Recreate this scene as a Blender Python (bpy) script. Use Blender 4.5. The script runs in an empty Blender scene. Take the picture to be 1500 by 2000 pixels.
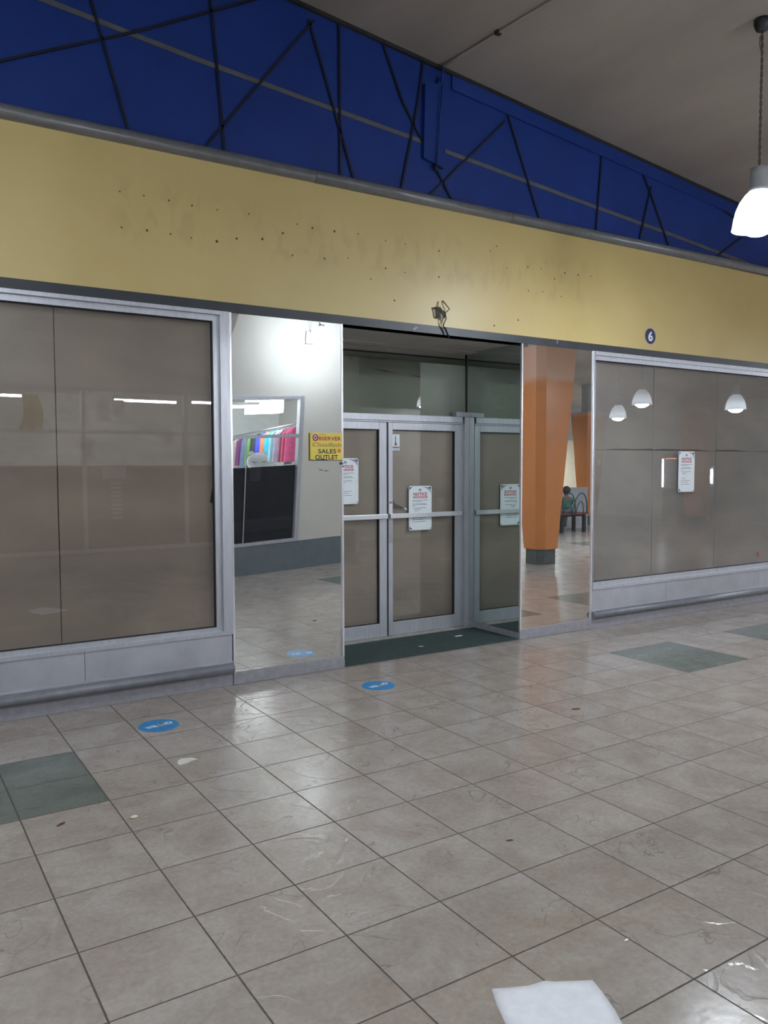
import bpy, bmesh, math, random
from mathutils import Vector, Matrix
random.seed(7)
S = bpy.context.scene
COL = S.collection
PI = math.pi
TILE, GX, GY = 0.405, 0.95477, -0.8267          # floor tile size and grid origin

# ------------------------------------------------------------------ helpers
def link(o, parent=None):
    COL.objects.link(o)
    if parent is not None: o.parent = parent
    return o

class MB:
    """collects shapes and links them as ONE mesh object"""
    def __init__(s): s.bm = bmesh.new()
    def box(s, x0, y0, z0, x1, y1, z1, bev=0):
        r = bmesh.ops.create_cube(s.bm, size=1)
        vs = r['verts']
        for v in vs:
            v.co = Vector((x0 + (v.co.x + .5) * (x1 - x0), y0 + (v.co.y + .5) * (y1 - y0), z0 + (v.co.z + .5) * (z1 - z0)))
        if bev:
            es = list({e for v in vs for e in v.link_edges})
            bmesh.ops.bevel(s.bm, geom=es, offset=bev, segments=2, affect='EDGES', profile=.5)
        return s
    def prism(s, pts, n):
        """closed polygon of 3-D points pushed along the vector n"""
        a = [s.bm.verts.new(p) for p in pts]
        b = [s.bm.verts.new(Vector(p) + Vector(n)) for p in pts]
        s.bm.faces.new(a); s.bm.faces.new(b[::-1])
        for i in range(len(pts)):
            j = (i + 1) % len(pts)
            s.bm.faces.new((a[j], a[i], b[i], b[j]))
        return s
    def xz(s, pts, y, t): return s.prism([(p[0], y, p[1]) for p in pts], (0, t, 0))
    def xy(s, pts, z, t): return s.prism([(p[0], p[1], z) for p in pts], (0, 0, t))
    def tube(s, pts, r, n=8, caps=True):
        pts = [Vector(p) for p in pts]
        rings = []; up = None
        for i, p in enumerate(pts):
            d = (pts[min(i + 1, len(pts) - 1)] - pts[max(i - 1, 0)]).normalized()
            if up is None: up = Vector((0, 0, 1)) if abs(d.z) < .9 else Vector((1, 0, 0))
            a = d.cross(up).normalized(); b = a.cross(d).normalized(); up = b
            rr = r[i] if isinstance(r, (list, tuple)) else r
            rings.append([s.bm.verts.new(p + (a * math.cos(2 * PI * k / n) + b * math.sin(2 * PI * k / n)) * rr) for k in range(n)])
        for i in range(len(rings) - 1):
            for k in range(n):
                l = (k + 1) % n
                s.bm.faces.new((rings[i][k], rings[i][l], rings[i + 1][l], rings[i + 1][k]))
        if caps: s.bm.faces.new(rings[0][::-1]); s.bm.faces.new(rings[-1])
        return s
    def lathe(s, prof, c=(0, 0, 0), n=32, close=False):
        c = Vector(c); rings = []
        for r, z in prof:
            rings.append([s.bm.verts.new(c + Vector((r * math.cos(2 * PI * k / n), r * math.sin(2 * PI * k / n), z))) for k in range(n)])
        for i in range(len(rings) - 1):
            for k in range(n):
                l = (k + 1) % n
                s.bm.faces.new((rings[i][k], rings[i][l], rings[i + 1][l], rings[i + 1][k]))
        if close: s.bm.faces.new(rings[0][::-1]); s.bm.faces.new(rings[-1])
        return s
    def sphere(s, c, r, sc=(1, 1, 1), u=16, v=10):
        q = bmesh.ops.create_uvsphere(s.bm, u_segments=u, v_segments=v, radius=r)
        for w in q['verts']: w.co = Vector((w.co.x * sc[0], w.co.y * sc[1], w.co.z * sc[2])) + Vector(c)
        return s
    def grid(s, fn, nu, nv):
        g = [[s.bm.verts.new(fn(i / nu, j / nv)) for j in range(nv + 1)] for i in range(nu + 1)]
        for i in range(nu):
            for j in range(nv):
                s.bm.faces.new((g[i][j], g[i + 1][j], g[i + 1][j + 1], g[i][j + 1]))
        return s
    def build(s, name, m, parent=None, smooth=False, fix=True, **k):
        if fix: bmesh.ops.recalc_face_normals(s.bm, faces=s.bm.faces)
        me = bpy.data.meshes.new(name); s.bm.to_mesh(me); s.bm.free()
        for mm in (m if isinstance(m, (list, tuple)) else [m]): me.materials.append(mm)
        if smooth:
            for p in me.polygons: p.use_smooth = True
        o = link(bpy.data.objects.new(name, me), parent)
        for a, b in k.items(): o[a] = b
        return o

def thing(name, label, cat, loc=(0, 0, 0), rz=0, group=None, kind=None):
    o = bpy.data.objects.new(name, None); o.empty_display_size = .1; link(o)
    o.location = loc; o.rotation_euler = (0, 0, rz)
    return tag(o, label, cat, group, kind)
def tag(o, label=None, cat=None, group=None, kind=None):
    if label: o['label'] = label
    if cat: o['category'] = cat
    if group: o['group'] = group
    if kind: o['kind'] = kind
    return o
def struct(o, label, cat): return tag(o, label, cat, None, 'structure')
def copy_tree(o, parent=None):
    c = o.copy(); link(c)
    if parent is not None: c.parent = parent
    for ch in list(o.children): copy_tree(ch, c)
    return c
def text_mesh(body, x, z, y, h, w=None, shear=0, bold=0, align='CENTER', thick=.0006, name='lettering', m=None, parent=None, serif=0):
    """text on a wall that faces -y; x is the anchor, z the base line, h the capital height, w the total width"""
    cu = bpy.data.curves.new(name, 'FONT'); cu.body = body; cu.align_x = align; cu.shear = shear; cu.offset = bold
    cu.size = 1; cu.resolution_u = 3
    t = bpy.data.objects.new(name, cu); COL.objects.link(t)
    dg = bpy.context.evaluated_depsgraph_get()
    me = bpy.data.meshes.new_from_object(t.evaluated_get(dg))
    bpy.data.objects.remove(t); bpy.data.curves.remove(cu)
    xs = [v.co.x for v in me.vertices]; ys = [v.co.y for v in me.vertices]
    k = h / .7; kx = k if w is None else w / (max(xs) - min(xs))
    for v in me.vertices: v.co = Vector((x + v.co.x * kx, y - thick, z + v.co.y * k))
    me.name = name; me.materials.clear(); me.materials.append(m)
    return link(bpy.data.objects.new(name, me), parent)

# ------------------------------------------------------------------ materials
def nt(name):
    m = bpy.data.materials.new(name); m.use_nodes = True
    t = m.node_tree; t.nodes.clear()
    out = t.nodes.new('ShaderNodeOutputMaterial')
    return m, t, out
def N(t, kind, **k):
    n = t.nodes.new('ShaderNode' + kind)
    for a, b in k.items(): setattr(n, a, b)
    return n
def M(t, op, a, b=None, c=None):
    n = t.nodes.new('ShaderNodeMath'); n.operation = op
    for i, v in enumerate((a, b, c)):
        if v is None: continue
        if isinstance(v, (int, float)): n.inputs[i].default_value = v
        else: t.links.new(v, n.inputs[i])
    return n.outputs[0]
def mixc(t, f, a, b, blend='MIX'):
    n = t.nodes.new('ShaderNodeMix'); n.data_type = 'RGBA'; n.blend_type = blend
    for i, v in ((0, f), (6, a), (7, b)):
        if isinstance(v, (int, float)): n.inputs[i].default_value = v
        elif isinstance(v, tuple): n.inputs[i].default_value = (*v, 1) if len(v) == 3 else v
        else: t.links.new(v, n.inputs[i])
    return n.outputs[2]
def ramp(t, f, stops):
    n = t.nodes.new('ShaderNodeValToRGB'); e = n.color_ramp.elements
    while len(e) < len(stops): e.new(.5)
    for q, (p, c) in zip(e, stops):
        q.position = p; q.color = (*c, 1) if isinstance(c, tuple) else (c, c, c, 1)
    t.links.new(f, n.inputs[0]); return n.outputs[0]
def noise(t, vec, scale, detail=3, rough=.5, dist=0):
    n = N(t, 'TexNoise'); n.inputs['Scale'].default_value = scale; n.inputs['Detail'].default_value = detail
    n.inputs['Roughness'].default_value = rough; n.inputs['Distortion'].default_value = dist
    if vec is not None: t.links.new(vec, n.inputs['Vector'])
    return n.outputs['Fac']
def bump(t, h, strength, dist=.01):
    n = N(t, 'Bump'); n.inputs['Strength'].default_value = strength; n.inputs['Distance'].default_value = dist
    t.links.new(h, n.inputs['Height']); return n.outputs[0]

def mat(name, col, rough=.5, metal=0, var=.08, vscale=6, bmp=0, bscale=60, spec=.5, stretch=None, emit=None, coat=0):
    m, t, out = nt(name)
    p = N(t, 'BsdfPrincipled'); t.links.new(p.outputs[0], out.inputs[0])
    p.inputs['Roughness'].default_value = rough; p.inputs['Metallic'].default_value = metal
    p.inputs['Specular IOR Level'].default_value = spec; p.inputs['Coat Weight'].default_value = coat
    co = N(t, 'TexCoord').outputs['Object']
    if stretch:
        mp = N(t, 'Mapping'); mp.inputs['Scale'].default_value = stretch; t.links.new(co, mp.inputs[0]); co = mp.outputs[0]
    f = noise(t, co, vscale, 4, .6)
    lo = tuple(max(0, c * (1 - var * 1.6)) for c in col); hi = tuple(min(1, c * (1 + var * 1.6)) for c in col)
    t.links.new(ramp(t, f, [(.25, lo), (.75, hi)]), p.inputs['Base Color'])
    if bmp: t.links.new(bump(t, noise(t, co, bscale, 3), bmp), p.inputs['Normal'])
    if emit:
        p.inputs['Emission Color'].default_value = (*emit[0], 1); p.inputs['Emission Strength'].default_value = emit[1]
    return m
def glow(name, col, strength):
    m, t, out = nt(name); e = N(t, 'Emission'); e.inputs[0].default_value = (*col, 1); e.inputs[1].default_value = strength
    t.links.new(e.outputs[0], out.inputs[0]); return m
def glass(name, tint, refl=2.0, dust=.0):
    """single sheet of glass: clear with a Schlick mirror layer for its two faces"""
    m, t, out = nt(name)
    tr = N(t, 'BsdfTransparent'); tr.inputs[0].default_value = (*tint, 1)
    gl = N(t, 'BsdfGlossy'); gl.inputs['Roughness'].default_value = .0; gl.inputs[0].default_value = (1, 1, 1, 1)
    lw = N(t, 'LayerWeight'); lw.inputs[0].default_value = .5
    f = M(t, 'MINIMUM', M(t, 'MULTIPLY', M(t, 'MULTIPLY_ADD', M(t, 'POWER', lw.outputs['Facing'], 5), .96, .04), refl), 1)
    mx = N(t, 'MixShader'); t.links.new(f, mx.inputs[0]); t.links.new(tr.outputs[0], mx.inputs[1]); t.links.new(gl.outputs[0], mx.inputs[2])
    res = mx.outputs[0]
    if dust:
        df = N(t, 'BsdfDiffuse'); df.inputs[0].default_value = (.75, .76, .8, 1)
        m2 = N(t, 'MixShader'); m2.inputs[0].default_value = dust
        t.links.new(res, m2.inputs[1]); t.links.new(df.outputs[0], m2.inputs[2]); res = m2.outputs[0]
    t.links.new(res, out.inputs[0]); return m
def mirror(name, tint, rough=0.0, dust=.02):
    m, t, out = nt(name)
    gl = N(t, 'BsdfGlossy'); gl.inputs[0].default_value = (*tint, 1); gl.inputs['Roughness'].default_value = rough
    df = N(t, 'BsdfDiffuse'); df.inputs[0].default_value = (.7, .7, .7, 1)
    co = N(t, 'TexCoord').outputs['Object']
    f = M(t, 'MULTIPLY', noise(t, co, 9, 5, .7), dust * 2)
    mx = N(t, 'MixShader'); t.links.new(f, mx.inputs[0]); t.links.new(gl.outputs[0], mx.inputs[1]); t.links.new(df.outputs[0], mx.inputs[2])
    t.links.new(mx.outputs[0], out.inputs[0]); return m

def floor_mat(name, tones, grout):
    m, t, out = nt(name)
    p = N(t, 'BsdfPrincipled'); t.links.new(p.outputs[0], out.inputs[0])
    co = N(t, 'TexCoord').outputs['Object']
    sep = N(t, 'SeparateXYZ'); t.links.new(co, sep.inputs[0])
    u = M(t, 'DIVIDE', M(t, 'SUBTRACT', sep.outputs[0], GX), TILE)
    v = M(t, 'DIVIDE', M(t, 'SUBTRACT', GY, sep.outputs[1]), TILE)
    def edge(a):
        f = M(t, 'FRACT', a); return M(t, 'MINIMUM', f, M(t, 'SUBTRACT', 1, f))
    # wobble the joint a little
    wob = M(t, 'MULTIPLY', M(t, 'SUBTRACT', noise(t, co, 40, 2), .5), .006)
    d = M(t, 'ADD', M(t, 'MINIMUM', edge(u), edge(v)), wob)
    g = N(t, 'MapRange'); g.interpolation_type = 'SMOOTHSTEP'
    g.inputs[1].default_value = .0055; g.inputs[2].default_value = .0095; t.links.new(d, g.inputs[0]); tilemask = g.outputs[0]
    cid = N(t, 'CombineXYZ'); t.links.new(M(t, 'FLOOR', u), cid.inputs[0]); t.links.new(M(t, 'FLOOR', v), cid.inputs[1])
    wn = N(t, 'TexWhiteNoise'); wn.noise_dimensions = '3D'; t.links.new(cid.outputs[0], wn.inputs['Vector'])
    off = N(t, 'VectorMath'); off.operation = 'MULTIPLY_ADD'
    t.links.new(wn.outputs['Color'], off.inputs[0]); off.inputs[1].default_value = (30, 30, 30); t.links.new(co, off.inputs[2])
    vec = off.outputs[0]
    # slate-like cleft surface: terraces of a warped noise
    n1 = noise(t, vec, 2.3, 4, .5, .9)
    st = M(t, 'MULTIPLY', n1, 6)
    fr = M(t, 'FRACT', st)
    terr = N(t, 'MapRange'); terr.interpolation_type = 'SMOOTHSTEP'; terr.inputs[1].default_value = .78; terr.inputs[2].default_value = 1.0
    t.links.new(fr, terr.inputs[0])
    hgt = M(t, 'ADD', M(t, 'FLOOR', st), terr.outputs[0])
    crack = N(t, 'MapRange'); crack.interpolation_type = 'SMOOTHSTEP'; crack.inputs[1].default_value = .0; crack.inputs[2].default_value = .035
    t.links.new(M(t, 'ABSOLUTE', M(t, 'SUBTRACT', fr, .95)), crack.inputs[0])
    patch = ramp(t, noise(t, vec, 3.2, 2), [(.46, 0.0), (.60, 1.0)])
    crk = M(t, 'MULTIPLY', M(t, 'SUBTRACT', 1, crack.outputs[0]), patch)
    base = ramp(t, noise(t, vec, 4.2, 6, .62, .5), [(.22, tones[0]), (.45, tones[1]), (.58, tones[2]), (.8, tones[3])])
    base = mixc(t, M(t, 'MULTIPLY', wn.outputs['Value'], .22), base, tones[4])
    fine = ramp(t, noise(t, vec, 45, 4, .7), [(.3, .86), (.7, 1.08)])
    base = mixc(t, 1, base, fine, 'MULTIPLY')
    base = mixc(t, M(t, 'MULTIPLY', crk, .5), base, tuple(c * .3 for c in tones[1]))
    colr = mixc(t, tilemask, grout, base)
    t.links.new(colr, p.inputs['Base Color'])
    rg = M(t, 'ADD', M(t, 'MULTIPLY', noise(t, co, 3, 3), .10), .14)
    t.links.new(mixc(t, tilemask, (.8, .8, .8), rg), p.inputs['Roughness'])
    p.inputs['Specular IOR Level'].default_value = .62
    h = M(t, 'ADD', M(t, 'MULTIPLY', hgt, .34), M(t, 'MULTIPLY', noise(t, vec, 26, 4, .6), .22))
    h = M(t, 'ADD', h, M(t, 'MULTIPLY', noise(t, vec, 8, 3, .5), .55))
    h = M(t, 'MULTIPLY', h, tilemask); h = M(t, 'ADD', h, M(t, 'MULTIPLY', tilemask, .4))
    t.links.new(bump(t, h, .6, .0036), p.inputs['Normal'])
    return m

def fascia_mat():
    m, t, out = nt('yellow gloss paint')
    p = N(t, 'BsdfPrincipled'); t.links.new(p.outputs[0], out.inputs[0])
    co = N(t, 'TexCoord').outputs['Object']
    b = ramp(t, noise(t, co, 1.3, 4, .5), [(.3, (.52, .40, .165)), (.7, (.585, .46, .20))])
    # grime ghosts where the old letters stood (z 3.2 - 3.55, x 1.45 - 6.1)
    sep = N(t, 'SeparateXYZ'); t.links.new(co, sep.inputs[0])
    def band(s, a, b_, w):
        n = N(t, 'MapRange'); n.interpolation_type = 'SMOOTHSTEP'; n.inputs[1].default_value = a; n.inputs[2].default_value = a + w; t.links.new(s, n.inputs[0])
        k = N(t, 'MapRange'); k.interpolation_type = 'SMOOTHSTEP'; k.inputs[1].default_value = b_; k.inputs[2].default_value = b_ - w; t.links.new(s, k.inputs[0])
        return M(t, 'MULTIPLY', n.outputs[0], k.outputs[0])
    zone = M(t, 'MULTIPLY', band(sep.outputs[2], 3.1, 3.66, .16), band(sep.outputs[0], 1.35, 6.3, .2))
    mp = N(t, 'Mapping'); mp.inputs['Scale'].default_value = (5.5, 1, 2.6); t.links.new(co, mp.inputs[0])
    gh = ramp(t, noise(t, mp.outputs[0], 1.6, 3, .5, .6), [(.5, 0.0), (.62, 1.0)])
    sp = ramp(t, noise(t, co, 14, 5, .75), [(.62, 0.0), (.78, 1.0)])
    f = M(t, 'MULTIPLY', zone, M(t, 'ADD', M(t, 'MULTIPLY', gh, .15), M(t, 'MULTIPLY', sp, .16)))
    b = mixc(t, f, b, (.22, .17, .075))
    b = mixc(t, M(t, 'MULTIPLY', ramp(t, noise(t, co, 9, 6, .75), [(.60, 0.0), (.85, 1.0)]), .25), b, (.25, .19, .09))
    t.links.new(b, p.inputs['Base Color'])
    p.inputs['Roughness'].default_value = .40
    t.links.new(bump(t, noise(t, co, 5, 4, .55), .12, .02), p.inputs['Normal'])
    return m

def kraft(name, col):
    m, t, out = nt(name)
    p = N(t, 'BsdfPrincipled'); t.links.new(p.outputs[0], out.inputs[0])
    co = N(t, 'TexCoord').outputs['Object']
    mp = N(t, 'Mapping'); mp.inputs['Scale'].default_value = (.75, 1, 1.5); t.links.new(co, mp.inputs[0])
    a = noise(t, mp.outputs[0], 1.3, 3, .5, .3)
    b = ramp(t, a, [(.25, tuple(c * .68 for c in col)), (.75, tuple(c * 1.12 for c in col))])
    fib = ramp(t, noise(t, co, 180, 3, .7), [(.3, .93), (.7, 1.05)])
    t.links.new(mixc(t, 1, b, fib, 'MULTIPLY'), p.inputs['Base Color'])
    p.inputs['Roughness'].default_value = .75; p.inputs['Specular IOR Level'].default_value = .25
    h = M(t, 'ADD', noise(t, mp.outputs[0], 2.2, 3, .5, .6), M(t, 'MULTIPLY', noise(t, mp.outputs[0], 9, 3, .55, .4), .10))
    t.links.new(bump(t, h, .5, .045), p.inputs['Normal'])
    return m

stone = ((.292, .24, .205), (.34, .297, .268), (.38, .342, .316), (.425, .395, .372), (.335, .268, .22))
green = ((.105, .125, .108), (.13, .155, .135), (.155, .178, .158), (.185, .205, .18), (.10, .125, .115))
F_TILE = floor_mat('beige slate-effect tile', stone, (.075, .06, .052))
F_GREEN = floor_mat('green slate-effect tile', green, (.075, .06, .052))
CEIL = mat('brown grey ceiling paint', (.345, .305, .272), .8, var=.10, vscale=1.2, bmp=.15, bscale=90, stretch=(1, .25, 1))
YELLOW = fascia_mat()
BLUE = mat('deep blue paint', (.0055, .028, .185), .5, var=.10, vscale=1.5, spec=.3)
BLUE2 = mat('blue painted board', (.0055, .028, .175), .5, var=.10, vscale=2, spec=.3)
BLACKB = mat('charcoal band paint', (.018, .022, .030), .45, var=.2, vscale=4)
BARM = mat('black steel bar', (.005, .008, .022), .6, spec=.3)
GREYST = mat('grey stripe paint', (.085, .087, .095), .6, var=.15, vscale=10)
ALU = mat('brushed aluminium', (.50, .515, .575), .38, .5, var=.07, vscale=5, stretch=(8, 8, 1))
BARALU = mat('bright push bar aluminium', (.68, .69, .74), .32, .5, var=.04)
ALUD = mat('dull aluminium', (.38, .385, .43), .45, .5, var=.10, vscale=7)
CHROME = mat('polished edge strip', (.86, .86, .92), .22, .6, var=.05)
STEELP = mat('grey cornice paint', (.185, .19, .21), .32, .25, var=.09, vscale=14, bmp=.1, bscale=40)
RISER = mat('pale grey riser paint', (.37, .375, .42), .55, var=.09, vscale=4, bmp=.05, bscale=30)
ROLLM = mat('scuffed grey bumper', (.20, .205, .235), .42, .2, var=.12, vscale=18)
PLINTH = mat('scuffed grey plinth', (.31, .307, .345), .65, var=.10, vscale=22, bmp=.1)
MIRROR = mirror('mirror glass', (.87, .89, .885), 0, .018)
MIRROR2 = mirror('dusty mirror glass', (.84, .87, .86), 0, .025)
MIRROR3 = mirror('greenish mirror glass', (.62, .70, .67), 0.004, .03)
PANE = glass('shop window glass', (.90, .915, .91), 2.1, .025)
PANER = glass('dusty shop window glass', (.88, .90, .91), 2.1, .075)
PANED = glass('door glass', (.88, .90, .89), 1.9, .03)
PANET = glass('greenish transom glass', (.66, .76, .72), 2.2, .035)
PANEC = glass('clear shop glass', (.93, .95, .95), .8)
KRAFT = kraft('brown kraft paper', (.30, .232, .185))
KRAFT2 = kraft('grey brown kraft paper', (.265, .222, .183))
BLACK = mat('black shadow gap', (.008, .008, .01), .7)
SOFFIT = mat('grey plaster', (.40, .375, .35), .8, var=.08, vscale=2)
MATG = mat('dark green ribbed mat', (.030, .052, .050), .85, var=.15, vscale=12, bmp=.3, bscale=120)
CONCR = mat('worn grey threshold', (.33, .31, .29), .8, var=.2, vscale=15)
PAPER = mat('white paper', (.72, .77, .82), .6, var=.04, vscale=8)
TISSUE = mat('white tissue paper', (.80, .815, .86), .8, var=.04, vscale=20, bmp=.2, bscale=60)
NAVY = mat('navy print', (.02, .025, .09), .5)
REDP = mat('red print', (.42, .05, .06), .5)
INK = mat('dark grey ink', (.09, .10, .12), .6)
INKL = mat('mid grey ink', (.27, .30, .34), .6)
WHITE = mat('white print', (.80, .80, .82), .5)
SIGNY = mat('yellow sign board', (.66, .52, .085), .5, var=.08)
SIGNR = mat('dark red print', (.36, .02, .035), .5)
SIGNB = mat('black print', (.015, .012, .02), .5)
SIGNO = mat('olive brown print', (.20, .10, .02), .5)
ORNGD = mat('orange seal print', (.55, .17, .03), .5)
STICK = mat('blue floor vinyl', (.02, .22, .52), .4, var=.12, vscale=20)
STICKW = mat('pale blue print', (.48, .62, .78), .5)
TAN = mat('tan print', (.42, .34, .25), .5)
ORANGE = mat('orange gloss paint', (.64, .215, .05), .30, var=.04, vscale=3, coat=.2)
def pale_top(m):  # blends the base colour to pale salmon above a soft edge near the top
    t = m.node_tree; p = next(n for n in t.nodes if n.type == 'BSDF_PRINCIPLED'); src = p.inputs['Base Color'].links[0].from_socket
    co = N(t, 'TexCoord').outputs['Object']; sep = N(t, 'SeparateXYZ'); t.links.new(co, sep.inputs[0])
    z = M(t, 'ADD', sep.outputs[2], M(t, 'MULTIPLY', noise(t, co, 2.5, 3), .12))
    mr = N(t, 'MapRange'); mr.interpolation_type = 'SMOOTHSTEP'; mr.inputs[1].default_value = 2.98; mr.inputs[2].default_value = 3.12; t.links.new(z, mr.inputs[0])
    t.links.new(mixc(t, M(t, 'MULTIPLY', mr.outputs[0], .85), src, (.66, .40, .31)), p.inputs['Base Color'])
pale_top(ORANGE)
DARKST = mat('dark grey stone base', (.075, .085, .09), .5, var=.2, vscale=10)
CREAM = mat('cream wall paint', (.61, .605, .575), .6, var=.03, vscale=1.5)
CREAMW = mat('warm cream wall paint', (.74, .66, .50), .7, var=.03)
DADO = mat('grey blue dado paint', (.125, .16, .185), .5, var=.07)
GREYW = mat('grey bulkhead paint', (.42, .44, .455), .7, var=.05)
WALLW = mat('white shop wall paint', (.72, .75, .75), .7, var=.04)
FILM = mat('black window film', (.004, .006, .014), .5, var=.2, spec=.1)
SHADE = None
BULB = glow('lamp bulb glow', (.86, .93, 1.0), 360)
BULKH = glow('bulkhead lamp glow', (.86, .93, 1.0), 230)
TUBEM = glow('fluorescent tube glow', (.92, .97, 1.0), 170)
LBOX = glow('lit panel glow', (.96, .98, 1.0), 40)
CORD = mat('braided grey brown cord', (.10, .085, .075), .8, var=.3, vscale=60)
LAMPG = mat('grey lamp cap', (.33, .34, .36), .5, var=.1)
DARKM = mat('dark iron', (.02, .022, .028), .45, .3)
def shade_mat():
    m, t, out = nt('white lamp shade')
    d = N(t, 'BsdfDiffuse'); d.inputs[0].default_value = (.70, .73, .76, 1)
    r = N(t, 'BsdfTranslucent'); r.inputs[0].default_value = (.80, .84, .88, 1)
    co = N(t, 'TexCoord').outputs['Object']
    # frosted glass, glow graded in: translucency falls from skirt to neck
    sep = N(t, 'SeparateXYZ'); t.links.new(co, sep.inputs[0])
    mr = N(t, 'MapRange'); mr.interpolation_type = 'SMOOTHSTEP'; mr.inputs[1].default_value = .20; mr.inputs[2].default_value = .03
    mr.inputs[3].default_value = .10; mr.inputs[4].default_value = .80; t.links.new(sep.outputs[2], mr.inputs[0])
    f = M(t, 'MULTIPLY', mr.outputs[0], M(t, 'MULTIPLY_ADD', noise(t, co, 12, 3), .2, .9))
    mx = N(t, 'MixShader'); t.links.new(f, mx.inputs[0]); t.links.new(d.outputs[0], mx.inputs[1]); t.links.new(r.outputs[0], mx.inputs[2])
    t.links.new(mx.outputs[0], out.inputs[0]); return m
SHADE = shade_mat()

CZ0, CK = 5.4918, -.1012                       # the ceiling falls to the right
def cz(x): return CZ0 + CK * x

# ------------------------------------------------------------------ floor, ceiling, room shell
XL, XR, YB = -5.0, 20.5, -13.6
GREENB = [(-2, 0), (11, 0), (15, 0), (11, 7), (15, 7), (24, 0), (24, 7), (-2, 12), (20, 14), (28, 12)]
def is_green(i, j): return any(a <= i < a + 2 and b <= j < b + 2 for a, b in GREENB)
f = MB(); bm = f.bm
i0, i1 = math.floor((XL - GX) / TILE), math.ceil((XR - GX) / TILE)
j0, j1 = -5, math.ceil((GY - YB) / TILE)
vg = {(i, j): bm.verts.new((GX + i * TILE, GY - j * TILE, 0)) for i in range(i0, i1 + 1) for j in range(j0, j1 + 1)}
for i in range(i0, i1):
    for j in range(j0, j1):
        q = bm.faces.new((vg[i, j], vg[i, j + 1], vg[i + 1, j + 1], vg[i + 1, j]))
        q.material_index = 1 if is_green(i, j) else 0
struct(f.build('floor', [F_TILE, F_GREEN]), 'beige slate-effect tiled mall floor with dark green tile blocks', 'floor')

c = MB(); c.prism([(XL, .13, cz(XL)), (XR, .13, cz(XR)), (XR, YB, cz(XR)), (XL, YB, cz(XL))], (0, 0, .12))
struct(c.build('ceiling', CEIL), 'brown grey mall ceiling sloping down to the right', 'ceiling')

w = MB(); w.box(XL - .12, YB, 0, XL, .13, 6.2)
struct(w.build('wall_left', CREAM), 'plain cream wall closing the corridor off frame', 'wall')
w = MB(); w.box(XR, YB, 0, XR + .12, .13, 4.2)
struct(w.build('wall_right', GREYW), 'grey wall far along the corridor', 'wall')
w = MB(); w.box(XL, YB - .12, 0, XR, YB, 6.2)
struct(w.build('wall_far', CREAMW), 'warm cream wall at the far end of the court', 'wall')
w = MB(); w.box(8, YB, 2.42, XR, YB + .6, 5.4)
struct(w.build('trim_far', GREYW), 'grey bulkhead over the cream far wall', 'bulkhead')

# ------------------------------------------------------------------ facade: fascia, band, cornice, blue wall
FX0, FX1 = XL, 15.0
fas = MB().box(FX0, 0, 2.825, FX1, .13, 3.83).build('wall_front', YELLOW)
struct(fas, 'yellow painted fascia above the shop front', 'fascia')
HOLE = mat('screw hole', (.10, .075, .04), .8)
SMUDGE = mat('grime round a screw hole', (.26, .20, .10), .7)
holes = [(1.504,3.483),(1.51,3.247),(1.666,3.484),(1.683,3.253),(1.84,3.483),(1.847,3.253),(2.005,3.473),(1.998,3.248),(2.191,3.475),(2.184,3.253),(2.437,3.486),(2.338,3.294),(2.541,3.32),(2.709,3.39),(2.83,3.474),(2.961,3.467),(3.155,3.469),(2.789,3.234),(3.067,3.248),(3.28,3.281),(3.375,3.483),(3.633,3.468),(3.825,3.467),(3.632,3.246),(4.173,3.461),(3.824,3.237),(4.173,3.242),(3.489,3.142),(3.717,2.995),(4.937,3.413),(5.191,3.454),(5.357,3.462),(5.2,3.242),(5.379,3.253),(5.529,3.388),(5.662,3.462),(5.84,3.465),(5.618,3.236),(6.022,3.473),(4.815,3.591),(4.738,3.54),(5.077,2.964),(4.79,2.887)]
def blob(x, z, r, n=9, sx=1, sz=1, jit=.35):
    return [(x + math.cos(2 * PI * k / n) * r * sx * (1 - jit + random.random() * 2 * jit), z + math.sin(2 * PI * k / n) * r * sz * (1 - jit + random.random() * 2 * jit)) for k in range(n)]
for k, (x, z) in enumerate(holes):
    big = random.random()
    hb = MB(); hb.xz(blob(x, z, .005 + .005 * big), -.0016, .0016)
    h = hb.build('screw_hole', HOLE, fas)
# cornice: three lengths of half-round moulding with a flat back fillet
def cornice(x0, x1, name, label):
    def zc(x): return 3.846 + .0048 * (x - .78)
    m = MB()
    prof = []
    n = 12
    for k in range(n + 1):
        a = -PI / 2 + PI * k / n
        prof.append((-.055 * math.cos(a) - .0, .048 * math.sin(a)))
    prof += [(.13, .048), (.13, -.048)]
    A = [m.bm.verts.new((x0, p[0], zc(x0) + p[1])) for p in prof]
    B = [m.bm.verts.new((x1, p[0], zc(x1) + p[1])) for p in prof]
    for k in range(len(prof)):
        l = (k + 1) % len(prof); m.bm.faces.new((A[k], A[l], B[l], B[k]))
    m.bm.faces.new(A); m.bm.faces.new(B[::-1])
    o = m.build(name, STEELP); struct(o, label, 'cornice')
    for p in o.data.polygons: p.use_smooth = len(p.vertices) == 4
    return o
cornice(FX0, 2.974, 'trim_1', 'grey rounded cornice length on the left over the yellow fascia')
cornice(2.978, 4.960, 'trim_2', 'grey rounded cornice length between the two joints over the yellow fascia')
cornice(4.964, FX1, 'trim_3', 'grey rounded cornice length on the right over the yellow fascia')
bnd = MB().box(FX0, -.006, 2.757, FX1, .13, 2.825).build('trim_4', BLACKB)
struct(bnd, 'charcoal band along the foot of the yellow fascia', 'trim')
SCRAPE = mat('scraped paint', (.28, .30, .36), .6)
MB().xz([(3.895, 2.775), (3.93, 2.80), (3.955, 2.797), (3.915, 2.768)], -.008, .002).build('scrape', SCRAPE, bnd)
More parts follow.
